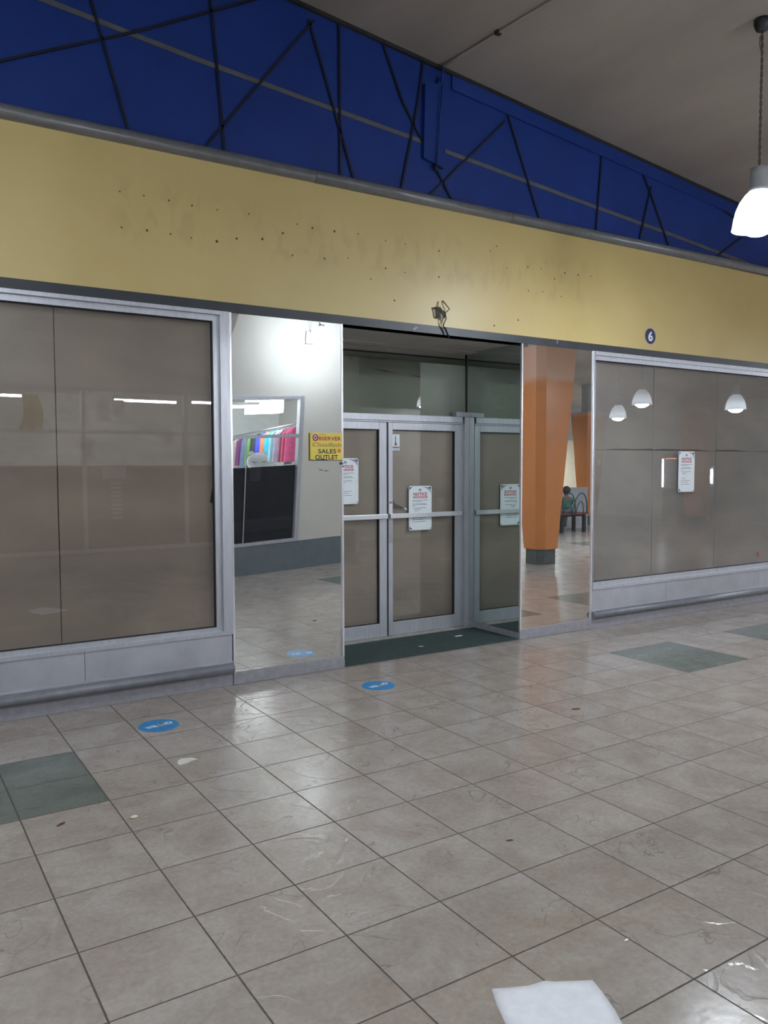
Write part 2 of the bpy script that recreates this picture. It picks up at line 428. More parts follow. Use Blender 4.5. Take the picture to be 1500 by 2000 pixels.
MB().xz([(5.56, 2.79), (5.572, 2.79), (5.57, 2.82), (5.563, 2.82)], -.008, .002).build('scrape', SCRAPE, bnd)

BY = .13
up = MB().box(FX0, BY, 3.7, XR, BY + .1, 6.3).build('wall_upper', BLUE)
struct(up, 'deep blue upper wall with crossing dark bars above the cornice', 'wall')
def strip(pts, w, y, t):
    m = MB()
    for (a, b) in zip(pts[:-1], pts[1:]):
        d = Vector((b[0] - a[0], b[1] - a[1])).normalized(); n = Vector((-d.y, d.x)) * w / 2
        m.xz([(a[0] + n.x, a[1] + n.y), (b[0] + n.x, b[1] + n.y), (b[0] - n.x, b[1] - n.y), (a[0] - n.x, a[1] - n.y)], y, t)
    return m
sl = lambda x: 4.66 + (x - 1.118) * -.0888
strip([(-2, sl(-2) + .04), (1.118, 4.66), (2.059, 4.56), (3.251, 4.461), (4.10, 4.395)], .036, BY - .004, .004).build('painted_stripe', GREYST, up)
strip([(4.335, 4.365), (6.189, 4.203), (7.326, 4.11), (8.3, 4.02), (13, 3.6)], .036, BY - .004, .004).build('painted_stripe', GREYST, up)
bars = [[(-.2, 3.72), (.807, 4.204), (1.67, 4.624), (2.718, 5.19)], [(1.33, 4.9), (1.373, 4.75), (1.629, 3.86)], [(2.19, 5.25), (2.21, 5.0), (2.244, 4.65), (2.31, 3.86)],
        [(2.10, 3.88), (2.163, 3.961), (2.998, 5.025), (3.05, 5.09)], [(3.01, 5.09), (3.021, 5.05), (3.407, 3.954), (3.44, 3.86)], [(3.277, 5.142), (3.283, 3.86)],
        [(3.69, 5.10), (3.706, 5.061), (3.884, 4.672), (4.408, 3.951), (4.46, 3.87)], [(4.099, 5.061), (4.041, 4.709), (3.867, 3.947), (3.85, 3.86)], [(4.10, 3.87), (4.164, 3.957), (5.01, 4.763)],
        [(4.978, 4.951), (5.071, 4.768), (5.45, 3.944), (5.49, 3.86)], [(6.283, 4.83), (6.266, 4.584), (6.205, 3.948), (6.2, 3.86)], [(7.024, 4.545), (6.844, 3.945), (6.83, 3.87)],
        [(6.833, 4.745), (7.024, 4.467), (7.344, 3.941), (7.39, 3.87)], [(7.648, 4.70), (8.437, 4.457), (8.75, 4.3)], [(7.98, 3.88), (8.543, 4.213), (8.9, 4.45)]]
for b in bars:
    strip(b, .018, BY - .016, .012).build('dark_bar', BARM, up)
# board under the ceiling and shadow gap
m = MB(); m.prism([(FX0, BY - .03, cz(FX0) - .03), (XR, BY - .03, cz(XR) - .03), (XR, BY - .03, cz(XR) + .01), (FX0, BY - .03, cz(FX0) + .01)], (0, .03, 0)); m.build('shadow_trim', BLACK, up)
m = MB(); m.prism([(4.4, BY - .02, cz(4.4) - .15), (XR, BY - .02, cz(XR) - .15), (XR, BY - .02, cz(XR) - .03), (4.4, BY - .02, cz(4.4) - .03)], (0, .02, 0)); m.build('cornice_board', BLUE2, up)
dx = MB().xz([(4.085, 4.25), (4.295, 4.20), (4.315, 4.975), (4.25, 4.955), (4.235, 4.90), (4.10, 4.865)], BY - .035, .035).build('boxed_duct', BLUE2, up)
# conduit on ceiling, its clip and the cable down the blue wall
cd = thing('conduit_pipe', 'thin grey conduit pipe crossing the ceiling to the blue wall', 'conduit', (4.272, .09, cz(4.272)))
loc = Vector(cd.location)
def rel(p): return Vector(p) - loc
pts = [rel((4.272 - .0335 * (y - .09) * 2, y, cz(4.31) - .012)) for y in (.09, -.2, -.6, -1.2, -2, -3)]
MB().tube(pts, .011, 10).build('pipe', SOFFIT, cd, smooth=True)
MB().tube([rel((4.27, .075, cz(4.27) - .014)), rel((4.263, .068, cz(4.27) - .09)), rel((4.252, .066, 4.90))], .010, 8).build('bend', BLUE2, cd, smooth=True)
MB().tube([rel((4.262, .07, 4.88)), rel((4.235, .072, 4.6)), rel((4.222, .07, 4.36)), rel((4.215, .09, 4.22))], .007, 8).build('drop_cable', BLUE2, cd, smooth=True)
MB().sphere(rel((4.205, .09, 4.185)), .026, (.8, .8, 1.1), 12, 8).build('cable_end', BARM, cd, smooth=True)
MB().box(*rel((4.29, -.605, cz(4.3) - .032)), *rel((4.335, -.57, cz(4.3))), .003).build('clip', DARKM, cd)

# torn hole in the fascia with loose wires
TORN = mat('torn dark board', (.065, .055, .045), .9, var=.5, vscale=40)
TORNL = mat('torn pale board edge', (.36, .33, .25), .9, var=.2, vscale=40)
th = MB(); th.xz([(4.095, 2.975), (4.13, 2.985), (4.185, 2.99), (4.215, 2.965), (4.25, 2.95), (4.245, 2.915), (4.228, 2.895), (4.21, 2.925), (4.195, 2.905), (4.18, 2.88), (4.165, 2.895), (4.14, 2.885), (4.118, 2.895), (4.112, 2.945)], -.004, .004)
th.build('torn_hole', TORN, fas)
MB().xz([(4.10, 2.965), (4.128, 2.96), (4.135, 2.905), (4.118, 2.895), (4.112, 2.94)], -.007, .003).build('torn_edge', TORNL, fas)
MB().xz([(4.187, 2.93), (4.20, 2.93), (4.215, 2.89), (4.208, 2.86), (4.193, 2.88)], -.007, .003).build('torn_edge', TORNL, fas)
wires = [([(4.21, -.005, 3.045), (4.225, -.02, 3.02), (4.262, -.035, 2.975), (4.245, -.015, 2.952)], DARKM, .005), ([(4.165, -.004, 3.035), (4.155, -.012, 2.995), (4.15, -.004, 2.975)], TORN, .0035),
         ([(4.24, -.005, 2.93), (4.23, -.03, 2.89), (4.20, -.03, 2.84), (4.205, -.028, 2.805)], TORN, .005), ([(4.17, -.004, 2.90), (4.185, -.02, 2.86), (4.19, -.02, 2.82), (4.205, -.03, 2.81)], TORNL, .0035),
         ([(4.205, -.028, 2.815), (4.22, -.03, 2.81), (4.235, -.03, 2.78), (4.262, -.03, 2.73)], BARM, .0075)]
for pts, mm, r in wires: MB().tube(pts, r, 6).build('loose_wire', mm, fas, smooth=True)

# ------------------------------------------------------------------ entrance recess
EX0, EX1, DY = 3.222, 5.118, .80
sof = MB().box(EX0, .0, 2.757, EX1, DY + .06, 2.82).build('ceiling_entrance', SOFFIT)
struct(sof, 'grey plaster soffit over the recessed entrance', 'soffit')
MB().box(EX0, DY - .16, 2.742, EX1, DY - .01, 2.757).build('trim_board', SOFFIT, sof)
w = MB(); w.box(XL, 2.0, 0, FX1, 2.1, 2.9); struct(w.build('wall_store', BLACK), 'dark back wall inside the empty shop', 'wall')
w = MB(); w.box(XL, .13, 2.83, FX1, 2.1, 2.93); struct(w.build('ceiling_store', BLACK), 'dark ceiling inside the empty shop', 'ceiling')

# ------------------------------------------------------------------ shop windows
def window(name, label, x0, x1, glassmat, jambs, zb=.445, zt=2.685):
    o = thing(name, label, 'window', kind='structure')
    fr = MB()
    fr.box(x0, -.012, zt + .045, x1, .12, 2.757)          # head
    fr.box(x0, .012, zt, x1, .12, zt + .045)
    fr.box(x0, -.012, .386, x1, .12, .415)                # sill member
    fr.box(x0, .012, .415, x1, .12, zb)
    for (a, b, inner) in jambs:
        fr.box(a, -.0135, .3865, b, .118, 2.7565)
        if inner < 0: fr.box(a - .045, .012, zb, a, .12, zt)
        else: fr.box(b, .012, zb, b + .012, .12, zt)
    fr.build('window_frame', ALU, o)
    gk = MB()
    gk.box(x0, .028, zt - .007, x1, .05, zt); gk.box(x0, .028, zb, x1, .05, zb + .006)
    for (a, b, inner) in jambs:
        xx = a - .045 if inner < 0 else b + .012
        gk.box(xx - .007 if inner < 0 else xx, .028, zb, xx if inner < 0 else xx + .007, .05, zt)
    gk.build('gasket', BLACK, o)
    MB().xz([(x0, zb), (x1, zb), (x1, zt), (x0, zt)], .040, .0001).build('tmp', glassmat, o) if 0 else None
    g = MB(); g.grid(lambda a, b: (x0 + (x1 - x0) * a, .040, zb + (zt - zb) * b), 1, 1); g.build('glass_pane', glassmat, o, fix=False)
    return o
window('window_1', 'big papered shop window with aluminium frame on the left', -1.3, 2.267, PANE, [(2.195, 2.267, -1)])
window('window_2', 'big papered shop window with aluminium frame on the right', 6.082, 10.6, PANER, [(6.078, 6.084, 1), (10.55, 10.6, -1)], .46, 2.675)
MB().box(XL, 0, 0, -1.3, .13, 2.757).build('wall_side', CREAM, None, label='plain wall beside the left shop window', category='wall', kind='structure')
MB().box(10.6, 0, 0, FX1, .13, 2.757).build('wall_end', CREAM, None, label='plain wall beyond the right shop window', category='wall', kind='structure')

def paper(x0, x1, z0, z1, y, m, label, group=None, amp=.006, seed=0, sag=0):
    rnd = random.Random(seed); ph = [rnd.uniform(0, 6.28) for _ in range(8)]
    def fn(a, b):
        x = x0 + (x1 - x0) * a; z = z0 + (z1 - z0) * b
        d = math.sin(x * 2.3 + z * 1.1 + ph[0]) + .7 * math.sin(x * 1.2 - z * 3.1 + ph[1]) + .5 * math.sin(x * 5.2 + z * 2.2 + ph[2]) + .35 * math.sin(z * 7 + x * 3 + ph[3])
        zz = z + sag * (math.sin(x * 4 + ph[4]) + .5 * math.sin(x * 11 + ph[5])) * ((1 - b) ** 8)
        return (x, y + amp * d * .45, zz)
    mb = MB(); mb.grid(fn, 40, 50)
    o = mb.build('paper_sheet', m, None, smooth=True, fix=False)
    tag(o, label, 'paper', group); return o
paper(-1.25, 1.072, .43, 2.70, .072, KRAFT, 'brown kraft paper sheet covering the left shop window up to its long seam', 'kraft paper taped inside the glass', seed=1)
p = paper(1.080, 2.20, .43, 2.70, .078, KRAFT, 'brown kraft paper sheet in the left shop window beside the mirrored pier', 'kraft paper taped inside the glass', seed=2)
MB().xz([(2.128, 1.37), (2.152, 1.50), (2.152, 1.36)], .062, .001).build('torn_corner', BLACK, p)
DARKSEAM = mat('dark paper seam', (.045, .035, .03), .9)
MB().box(1.070, .080, .43, 1.082, .081, 2.70)
MB().box(1.06, .095, .43, 1.095, .097, 2.70).build('seam_tape', DARKSEAM, p)
cols = [(6.085, 7.054), (7.060, 8.140), (8.146, 10.6)]
nm = ['beside the right mirrored pier', 'in the middle column of the right window', 'at the right edge of the photo']
for k, (a, b) in enumerate(cols):
    paper(a, b, 1.800, 2.70, .072, KRAFT2, 'upper grey brown kraft sheet ' + nm[k], 'kraft paper taped inside the glass', .006, 10 + k, .006)
    paper(a, b, .43, 1.788, .072, KRAFT2, 'lower grey brown kraft sheet ' + nm[k], 'kraft paper taped inside the glass', .006, 20 + k)

# riser below each window: panel, ledge, bumper roll and plinth
def riser(name, label, x0, x1, joints):
    o = thing(name, label, 'riser', kind='structure')
    m = MB()
    xs = [x0] + joints + [x1]
    for a, b in zip(xs[:-1], xs[1:]): m.box(a + .0015, -.004, .185, b - .0015, .12, .386, .001)
    m.build('panel', RISER, o)
    MB().box(x0, -.014, .168, x1, .1, .186, .003).build('ledge', RISER, o)
    r = MB()
    n = 10; prof = [(-.004 - .050 * math.cos(-PI / 2 + PI * k / n), .130 + .040 * math.sin(-PI / 2 + PI * k / n)) for k in range(n + 1)] + [(.05, .168), (.05, .096)]
    A = [r.bm.verts.new((x0, q[0], q[1])) for q in prof]; B = [r.bm.verts.new((x1, q[0], q[1])) for q in prof]
    for k in range(len(prof)): r.bm.faces.new((A[k], A[(k + 1) % len(prof)], B[(k + 1) % len(prof)], B[k]))
    r.bm.faces.new(A); r.bm.faces.new(B[::-1])
    rr = r.build('bumper_roll', ROLLM, o)
    for q in rr.data.polygons: q.use_smooth = len(q.vertices) == 4
    MB().box(x0, -.006, 0, x1, .1, .098).build('plinth', PLINTH, o)
riser('baseboard_left', 'pale grey riser with bumper roll under the left shop window', -1.3, 2.262, [1.205])
riser('baseboard_right', 'pale grey riser with bumper roll under the right shop window', 6.076, 10.6, [7.217, 8.9])

# ------------------------------------------------------------------ mirrored piers
def pier(name, label, x0, x1, mm, twist, side, sm):
    o = thing(name, label, 'pier', ((x0 + x1) / 2, 0, 0))
    cx = (x0 + x1) / 2
    MB().box(x0 + .004 - cx, .006, 0, x1 - .004 - cx, DY + .05, 2.757).build('core', SOFFIT, o)
    zc = 1.45
    g = MB(); g.grid(lambda a, b: ((x0 + .012 + (x1 - x0 - .024) * a) - cx, .0015 + twist * (x0 + (x1 - x0) * a - cx) * (.095 + 2.662 * b - zc), .095 + 2.662 * b), 16, 32)
    g.build('mirror', mm, o, smooth=True, fix=False)
    g = MB(); s = x1 if side > 0 else x0
    xs = s - cx + (.001 if side > 0 else -.001)
    g.grid(lambda a, b: (xs, .012 + (DY - .03) * a, .065 + 2.69 * b), 1, 1); g.build('side_mirror', sm, o, fix=False)
    MB().box(xs - .004, .0, 0, xs + .006, DY - .01, .064).build('side_plinth', PLINTH, o) if side > 0 else MB().box(xs - .006, .0, 0, xs + .004, DY - .01, .064).build('side_plinth', PLINTH, o)
    for a, b in ((x0, x0 + .016), (x1 - .016, x1)):
        MB().box(a - cx, -.010, .09, b - cx, .012, 2.757, .002).build('edge_strip', CHROME, o)
    MB().box(x0 - cx, -.008, 0, x1 - cx, .012, .094, .002).build('plinth', PLINTH, o)
    return o
p1 = pier('mirrored_pier', 'tall mirrored pier left of the doors carrying a yellow classifieds sign', 2.268, 3.222, MIRROR, -.0085, 1, MIRROR3)
p2 = pier('mirrored_pier', 'tall mirrored pier right of the doors reflecting an orange pillar', 5.118, 6.074, MIRROR2, 0, -1, MIRROR3)
SCUFF = mat('black scuff', (.03, .03, .035), .7)
cx = (2.268 + 3.222) / 2
MB().xz([(2.998 - cx, 1.617), (3.02 - cx, 1.605), (3.045 - cx, 1.598), (3.02 - cx, 1.601)], -.012, .001).build('scuff', SCUFF, p1)
MB().xz([(3.055 - cx, 1.596), (3.10 - cx, 1.603), (3.085 - cx, 1.599), (3.06 - cx, 1.592)], -.012, .001).build('scuff', SCUFF, p1)
MB().xz(blob(3.205 - cx, 1.655, .010), -.012, .001).build('scuff', SCUFF, p1)
MB().xz(blob(3.213 - cx, 1.632, .007), -.012, .001).build('scuff', SCUFF, p1)

# ------------------------------------------------------------------ doors
k = 1.0094
GP = DY                                        # glass plane of the doors
frm = thing('trim_5', 'aluminium door frame with header bar round the double doors', 'door frame', kind='structure')
m = MB(); m.box(EX0, DY - .05, 2.06, 5.03, DY + .05, 2.118, .002); m.box(EX0, DY - .03, 2.045, 5.03, DY + .05, 2.06); m.build('header', ALU, frm)
m = MB(); m.box(5.032, DY - .012, .0, 5.058, DY + .05, 2.06); m.box(5.058, DY - .05, 0, 5.117, DY + .05, 2.118, .002); m.build('jamb', ALU, frm)
MB().box(4.94, DY - .065, 2.118, 5.117, DY + .02, 2.165, .003).build('closer_cover', ALUD, frm)
MB().box(EX0, DY - .13, -.0, EX1, DY + .06, .010).build('threshold', CONCR, frm)
MB().box(EX0, DY + .02, 2.685, EX1, DY + .05, 2.757).build('head', SOFFIT, frm)
MB().box(5.111, DY - .008, 2.118, 5.117, DY + .02, 2.757).build('corner_seal', BLACK, frm)
trs = thing('window_3', 'papered transom window of greenish glass over the doors', 'window', kind='structure')
g = MB(); g.grid(lambda a, b: (EX0 + (EX1 - EX0) * a, DY, 2.115 + .58 * b), 1, 1); g.build('glass_pane', PANET, trs, fix=False)
MB().box(EX0, DY - .006, 2.686, EX1, DY + .02, 2.698).build('gasket', BLACK, trs)
tp = paper(EX0, EX1, 2.10, 2.70, DY + .03, KRAFT2, 'kraft paper behind the greenish transom glass over the doors', 'kraft paper taped inside the glass', .008, 31)
for (xa, za, xb, zb_, w_) in [(4.02, 2.54, 4.28, 2.515, .010), (4.42, 2.505, 4.62, 2.49, .006), (3.25, 2.555, 3.80, 2.545, .004)]:
    MB().xz([(xa, za), ((xa + xb) / 2, (za + zb_) / 2 + w_ * .6), (xb, zb_), ((xa + xb) / 2, (za + zb_) / 2 - w_ * .6)], DY + .018, .001).build('tear', DARKSEAM, tp)

def door(name, label, x0, x1, lock):
    o = thing(name, label, 'door', ((x0 + x1) / 2, DY, 0), kind='structure'); cx = (x0 + x1) / 2
    a, b = x0 - cx, x1 - cx
    sL, sR = (.075, .075)
    if lock: sL, sR = .048, .075
    else: sL, sR = .075, .082
    m = MB()
    m.box(a, -.022, .012, a + sL, .022, 2.042, .002); m.box(b - sR, -.022, .012, b, .022, 2.042, .002)
    m.box(a + sL, -.022, 1.975, b - sR, .022, 2.042, .002); m.box(a + sL, -.022, .012, b - sR, .022, .138, .002)
    m.build('stile_frame', ALU, o)
    gk = MB(); gk.box(a + sL, -.014, 1.967, b - sR, .01, 1.975); gk.box(a + sL, -.014, .138, b - sR, .01, .144)
    gk.box(b - sR - .009, -.014, .138, b - sR, .01, 1.975); gk.box(a + sL, -.014, .138, a + sL + .004, .01, 1.975)
    gk.build('gasket', BLACK, o)
    g = MB(); g.grid(lambda u, v: (a + sL + (b - a - sL - sR) * u, 0, .138 + 1.837 * v), 1, 1); g.build('glass_pane', PANED, o, fix=False)
    bar = MB().box(a + .004, -.052, 1.135, b - .004, -.036, 1.180, .003).build('push_bar', BARALU, o)
    for xx in (a + .01, b - .045): MB().box(xx, -.038, 1.14, xx + .03, -.02, 1.175).build('bar_bracket', ALUD, bar)
    if lock:
        lp = MB().box(a + .006, -.0245, 1.165, a + .042, -.0215, 1.31, .001).build('lock_plate', CHROME, o)
        c = MB(); c.lathe([(.0, 0), (.014, 0), (.014, .008), (.009, .011), (0, .011)], n=20)
        for v in c.bm.verts: v.co = Vector((a + .024 + v.co.x, -.0245 - v.co.z, 1.29 + v.co.y))
        c.build('lock_cylinder', ALUD, lp, smooth=False)
        MB().box(a + .006, -.0235, .90, a + .042, -.0215, 1.10, .001).build('lower_plate', ALUD, o)
    return o
door('door_1', 'left aluminium glass door leaf half hidden behind the mirrored pier', 3.262, 4.143, False)
door('door_2', 'right aluminium glass door leaf with a lock and a notice', 4.163, 5.030, True)
MB().box(EX0, DY - .03, 0, 3.262, DY + .05, 2.06).build('jamb', ALU, frm)
MB().box(4.138, DY + .005, .012, 4.168, DY + .015, 2.042).build('gap_seal', BLACK, frm)
dp1 = paper(3.30, 4.075, .10, 2.0, DY + .020, KRAFT, 'brown kraft paper behind the left door glass', 'kraft paper taped inside the glass', .010, 41)
dp2 = paper(4.20, 4.965, .10, 2.0, DY + .020, KRAFT, 'brown kraft paper behind the right door glass, torn near the lock', 'kraft paper taped inside the glass', .010, 42)
MB().xz([(4.213, 1.345), (4.25, 1.275), (4.37, 1.225), (4.213, 1.225)], DY + .004, .001).build('torn_corner', DARKSEAM, dp2)
MB().xz([(4.235, 1.24), (4.30, 1.235), (4.365, 1.228), (4.33, 1.222), (4.24, 1.226)], DY + .002, .001).build('torn_edge', BLACK, dp2)
MB().xz([(4.35, 1.235), (4.385, 1.225), (4.39, 1.205), (4.37, 1.21)], DY + .001, .001).build('paper_flap', PAPER, dp2)

# mat in the recess
mt = MB(); mt.box(EX0 + .002, .004, 0, EX1 - .008, .665, .009, .002)
tag(mt.build('door_mat', MATG), 'dark green ribbed mat filling the doorway recess', 'mat')
ch = MB(); ch.box(4.675, .395, .009, 4.755, .42, .012); tag(ch.build('paper_scrap', PAPER), 'small white scrap of paper lying on the dark green mat', 'scrap')
ch = MB(); ch.xy(blob(4.16, .245, .02), .009, .003); tag(ch.build('crumb', mat('pale crumb', (.40, .42, .40), .8)), 'pale crumb in the middle of the dark green mat', 'crumb')

# ------------------------------------------------------------------ notices and signs
def notice(x0, z0, w, h, y, label):
    o = thing('notice_sheet', label, 'notice', (x0 + w / 2, y, z0), group='printed notices on the glass')
    X = lambda u: (u - .5) * w
    Z = lambda v: v * h
    sh = MB()
    r = .02; c = []
    for (px, pz, a0) in ((.5 * w - r, r, -90), (.5 * w - r, h - r, 0), (-.5 * w + r, h - r, 90), (-.5 * w + r, r, 180)):
        for q in range(5):
            a = math.radians(a0 + q * 22.5); c.append((px + r * math.cos(a), pz + r * math.sin(a)))
    sh.xz(c, -.0015, .0015); sh.build('sheet', PAPER, o)
    def corner(sx, sz, ru, rv, name, m):
        # piece between the sheet corner and an elliptic arc
        cu, cv = (.97 if sx > 0 else .03), (.975 if sz > 0 else .025)
        pts = [(X(cu), Z(cv))]
        for q in range(9):
            a = PI / 2 * q / 8
            uu = cu - sx * ru * (1 - math.sin(a)); vv = cv - sz * rv * (1 - math.cos(a))
            pts.append((X(uu), Z(vv)))
        MB().xz(pts, -.0022, .0006).build(name, m, o)
    corner(1, 1, .42, .17, 'corner_print', NAVY); corner(-1, 1, .17, .10, 'corner_print', NAVY)
    corner(-1, -1, .20, .10, 'corner_print', NAVY); corner(1, -1, .10, .045, 'corner_print', NAVY)
    arc = [(X(.97 - .30 * (1 - math.sin(PI / 2 * q / 8))), Z(.975 - .14 * (1 - math.cos(PI / 2 * q / 8)))) for q in range(9)]
    arc2 = [(p_[0] + .006, p_[1] + .004) for p_ in arc[::-1]]
    MB().xz(arc + arc2, -.0026, .0004).build('corner_swoosh', PAPER, o)
    em = [(X(.49 + .065 * math.cos(PI * q / 8)), Z(.905 + .035 * math.sin(PI * q / 8))) for q in range(9)] + [(X(.425), Z(.885)), (X(.555), Z(.885))]
    MB().xz(em, -.0022, .0006).build('crest', INKL, o)
    text_mesh('NOTICE', X(.50), Z(.785), -.0018, h * .062, w * .60, bold=.03, name='lettering', m=SIGNR, parent=o)
    MB().xz([(X(.20), Z(.725)), (X(.81), Z(.725)), (X(.81), Z(.765)), (X(.20), Z(.765))], -.0022, .0006).build('red_bar', REDP, o)
    MB().xz([(X(.24), Z(.740)), (X(.77), Z(.740)), (X(.77), Z(.750)), (X(.24), Z(.750))], -.0026, .0004).build('bar_text', WHITE, o)
    for (v, a, b) in [(.672, .15, .84), (.645, .15, .58), (.595, .15, .76), (.570, .15, .80), (.545, .15, .28), (.50, .15, .76), (.468, .24, .52), (.44, .24, .38), (.34, .15, .42), (.315, .24, .42), (.275, .15, .74), (.235, .15, .62), (.185, .15, .74)]:
        MB().xz([(X(a), Z(v)), (X(b), Z(v)), (X(b), Z(v + .0085)), (X(a), Z(v + .0085))], -.0020, .0004).build('text_line', INK if v > .4 or v < .3 else INKL, o)
    return o
notice(4.402, 1.008, .272, .430, DY - .010, 'white printed notice on the right door, crossed by its push bar')
notice(3.562, 1.283, .275, .422, DY - .010, 'white printed notice on the left door, half hidden by the mirrored pier')
n3 = notice(7.432, 1.340, .275, .442, .030, 'white printed notice on the right shop window')
rd = MB(); rd.xz([(8.955 + .022 * math.cos(2 * PI * q / 14), .568 + .026 * math.sin(2 * PI * q / 14)) for q in range(14)], .035, .002)
tag(rd.build('round_sticker', REDP), 'small round red sticker low on the right shop window', 'sticker')
# access sticker
st = thing('door_sticker', 'small pale sticker with a dark figure at the top of the right door', 'sticker', (4.255, DY - .003, 1.78))
MB().box(-.047, -.001, .035, .047, .001, .153, .0004).build('sheet', PAPER, st)
MB().xz([(-.010, .05), (.014, .05), (.022, .045), (-.016, .045)], -.0016, .0006).build('figure_base', INK, st)
MB().xz([(-.014, .052), (-.006, .075), (-.004, .10), (-.006, .12), (.0, .142), (.006, .12), (.004, .10), (.007, .075), (.02, .052)], -.0016, .0006).build('figure', INK, st)
MB().box(-.045, -.001, .0, .045, .001, .027, .0004).build('strip', PAPER, st)
MB().xz([(-.043, .0225), (.036, .0225), (.036, .0265), (-.043, .0265)], -.0016, .0006).build('strip_line', INK, st)
MB().xz([(-.034, .008), (.034, .008), (.034, .015), (-.034, .015)], -.0016, .0006).build('strip_line', INKL, st)
# classifieds sign on the left pier
sg = thing('sales_sign', 'yellow classifieds sales outlet sign stuck on the left mirrored pier', 'sign', (2.921, -.0135, 1.676))
sw, shh = .287, .219
MB().box(0, -.003, 0, sw, .003, shh, .0006).build('board', SIGNY, sg)
MB().xz([(0, 0), (sw, 0), (sw, .006), (.17, .004), (.12, .013), (.03, .007), (0, .010)], -.0042, .0008).build('worn_edge', SIGNB, sg)
y_ = -.0036
o_ = MB(); o_.xz([(.045 + .026 * math.cos(2 * PI * q / 20), .180 + .028 * math.sin(2 * PI * q / 20)) for q in range(20)], -.0044, .001); bl_ = o_.build('big_letter', SIGNR, sg)
MB().xz([(.043 + .013 * math.cos(2 * PI * q / 16), .181 + .017 * math.sin(2 * PI * q / 16)) for q in range(16)], -.0050, .0006).build('letter_inset', STICKW, bl_)
MB().xz([(.043 + .008 * math.cos(2 * PI * q / 12), .180 + .010 * math.sin(2 * PI * q / 12)) for q in range(12)], -.0055, .0005).build('letter_emblem', NAVY, bl_)
text_mesh('JAMAICA', .105, .199, y_, .011, .062, name='lettering', m=SIGNR, parent=sg)
text_mesh('BSERVER', .172, .160, y_, .029, .200, bold=.02, name='lettering', m=SIGNR, parent=sg)
text_mesh('Classifieds', .144, .110, y_, .032, .262, shear=.28, name='lettering', m=SIGNO, parent=sg)
text_mesh('SALES', .148, .058, y_, .033, .162, bold=.02, name='lettering', m=SIGNB, parent=sg)
text_mesh('OUTLET', .143, .010, y_, .035, .205, bold=.02, name='lettering', m=SIGNB, parent=sg)
MB().xz([(.257 + .016 * math.cos(2 * PI * q / 16), .079 + .017 * math.sin(2 * PI * q / 16)) for q in range(16)], -.0044, .001).build('seal', ORNGD, sg)
# number six disc on the fascia
n6 = thing('number_disc', 'round navy disc with a white number 6 on the yellow fascia', 'number sign', (6.897, -.002, 2.968))
ring = lambda r: [(r * math.cos(2 * PI * q / 36), r * math.sin(2 * PI * q / 36)) for q in range(36)]
MB().xz(ring(.088), -.002, .003).build('rim', mat('pale disc rim', (.50, .44, .30), .5), n6)
MB().xz(ring(.080), -.004, .003).build('disc', mat('navy disc', (.016, .022, .095), .4), n6)
text_mesh('6', 0, -.046, -.0045, .092, .072, bold=.035, name='numeral', m=WHITE, parent=n6)

# ------------------------------------------------------------------ things on the floor
def floor_sticker(x, y, label, ang):
    o = thing('floor_sticker', label, 'sticker', (x, y, .0), ang, 'blue distancing stickers on the floor')
    d = .125
    MB().xy([(d * math.cos(2 * PI * q / 40), d * math.sin(2 * PI * q / 40)) for q in range(40)], .0004, .0008).build('disc', STICK, o)
    MB().xy([(-.078, -.012), (-.052, -.016), (-.058, .020), (-.084, .024)], .0012, .0006).build('footprint', STICKW, o)
    MB().xy([(-.044, -.018), (-.010, -.022), (-.018, .024), (-.050, .028)], .0012, .0006).build('footprint', STICKW, o)
    MB().xy([(-.002, -.02), (.022, -.026), (.03, .0), (.022, .024), (.004, .026)], .0012, .0006).build('figure', TAN, o)
    MB().xy([(.014, .010), (.03, .006), (.034, .026), (.018, .028)], .0016, .0006).build('figure_head', INK, o)
    MB().xy([(.032, -.016), (.05, -.020), (.055, .012), (.038, .018)], .0012, .0006).build('figure', STICKW, o)
    MB().xy([(.072 + .024 * math.cos(2 * PI * q / 16), .024 * math.sin(2 * PI * q / 16)) for q in range(16)], .0012, .0006).build('symbol_ring', WHITE, o)
    MB().xy([(.072 + .012 * math.cos(2 * PI * q / 12), .012 * math.sin(2 * PI * q / 12)) for q in range(12)], .0018, .0005).build('symbol_centre', STICK, o)
    return o
floor_sticker(1.507, -.634, 'blue round floor sticker in front of the left shop window', math.radians(15))
floor_sticker(3.164, -.612, 'blue round floor sticker in front of the entrance, below the left pier', math.radians(15))
# tissue
tis = MB()
outl = [(1.594, -3.756), (1.652, -3.785), (1.70, -3.806), (1.761, -3.818), (1.785, -3.835), (1.89, -3.898), (1.872, -3.955), (1.842, -4.03), (1.812, -4.085), (1.77, -4.16), (1.70, -4.25), (1.62, -4.22), (1.50, -4.10), (1.512, -3.98), (1.528, -3.895), (1.560, -3.82)]
cxx = sum(p_[0] for p_ in outl) / len(outl); cyy = sum(p_[1] for p_ in outl) / len(outl)
bm = tis.bm; rings = []
for kx in (1, .8, .55, .3):
    rings.append([bm.verts.new((cxx + (p_[0] - cxx) * kx, cyy + (p_[1] - cyy) * kx, .002 + .006 * abs(math.sin(i * 1.9 + kx * 5)) * (1.3 - kx))) for i, p_ in enumerate(outl)])
for a, b in zip(rings[:-1], rings[1:]):
    for i in range(len(outl)):
        l = (i + 1) % len(outl); bm.faces.new((a[i], a[l], b[l], b[i]))
cv = bm.verts.new((cxx, cyy, .008))
for i in range(len(outl)): bm.faces.new((rings[-1][i], rings[-1][(i + 1) % len(outl)], cv))
low = [bm.verts.new((p_[0], p_[1], 0)) for p_ in outl]
for i in range(len(outl)): bm.faces.new((low[i], low[(i + 1) % len(outl)], rings[0][(i + 1) % len(outl)], rings[0][i]))
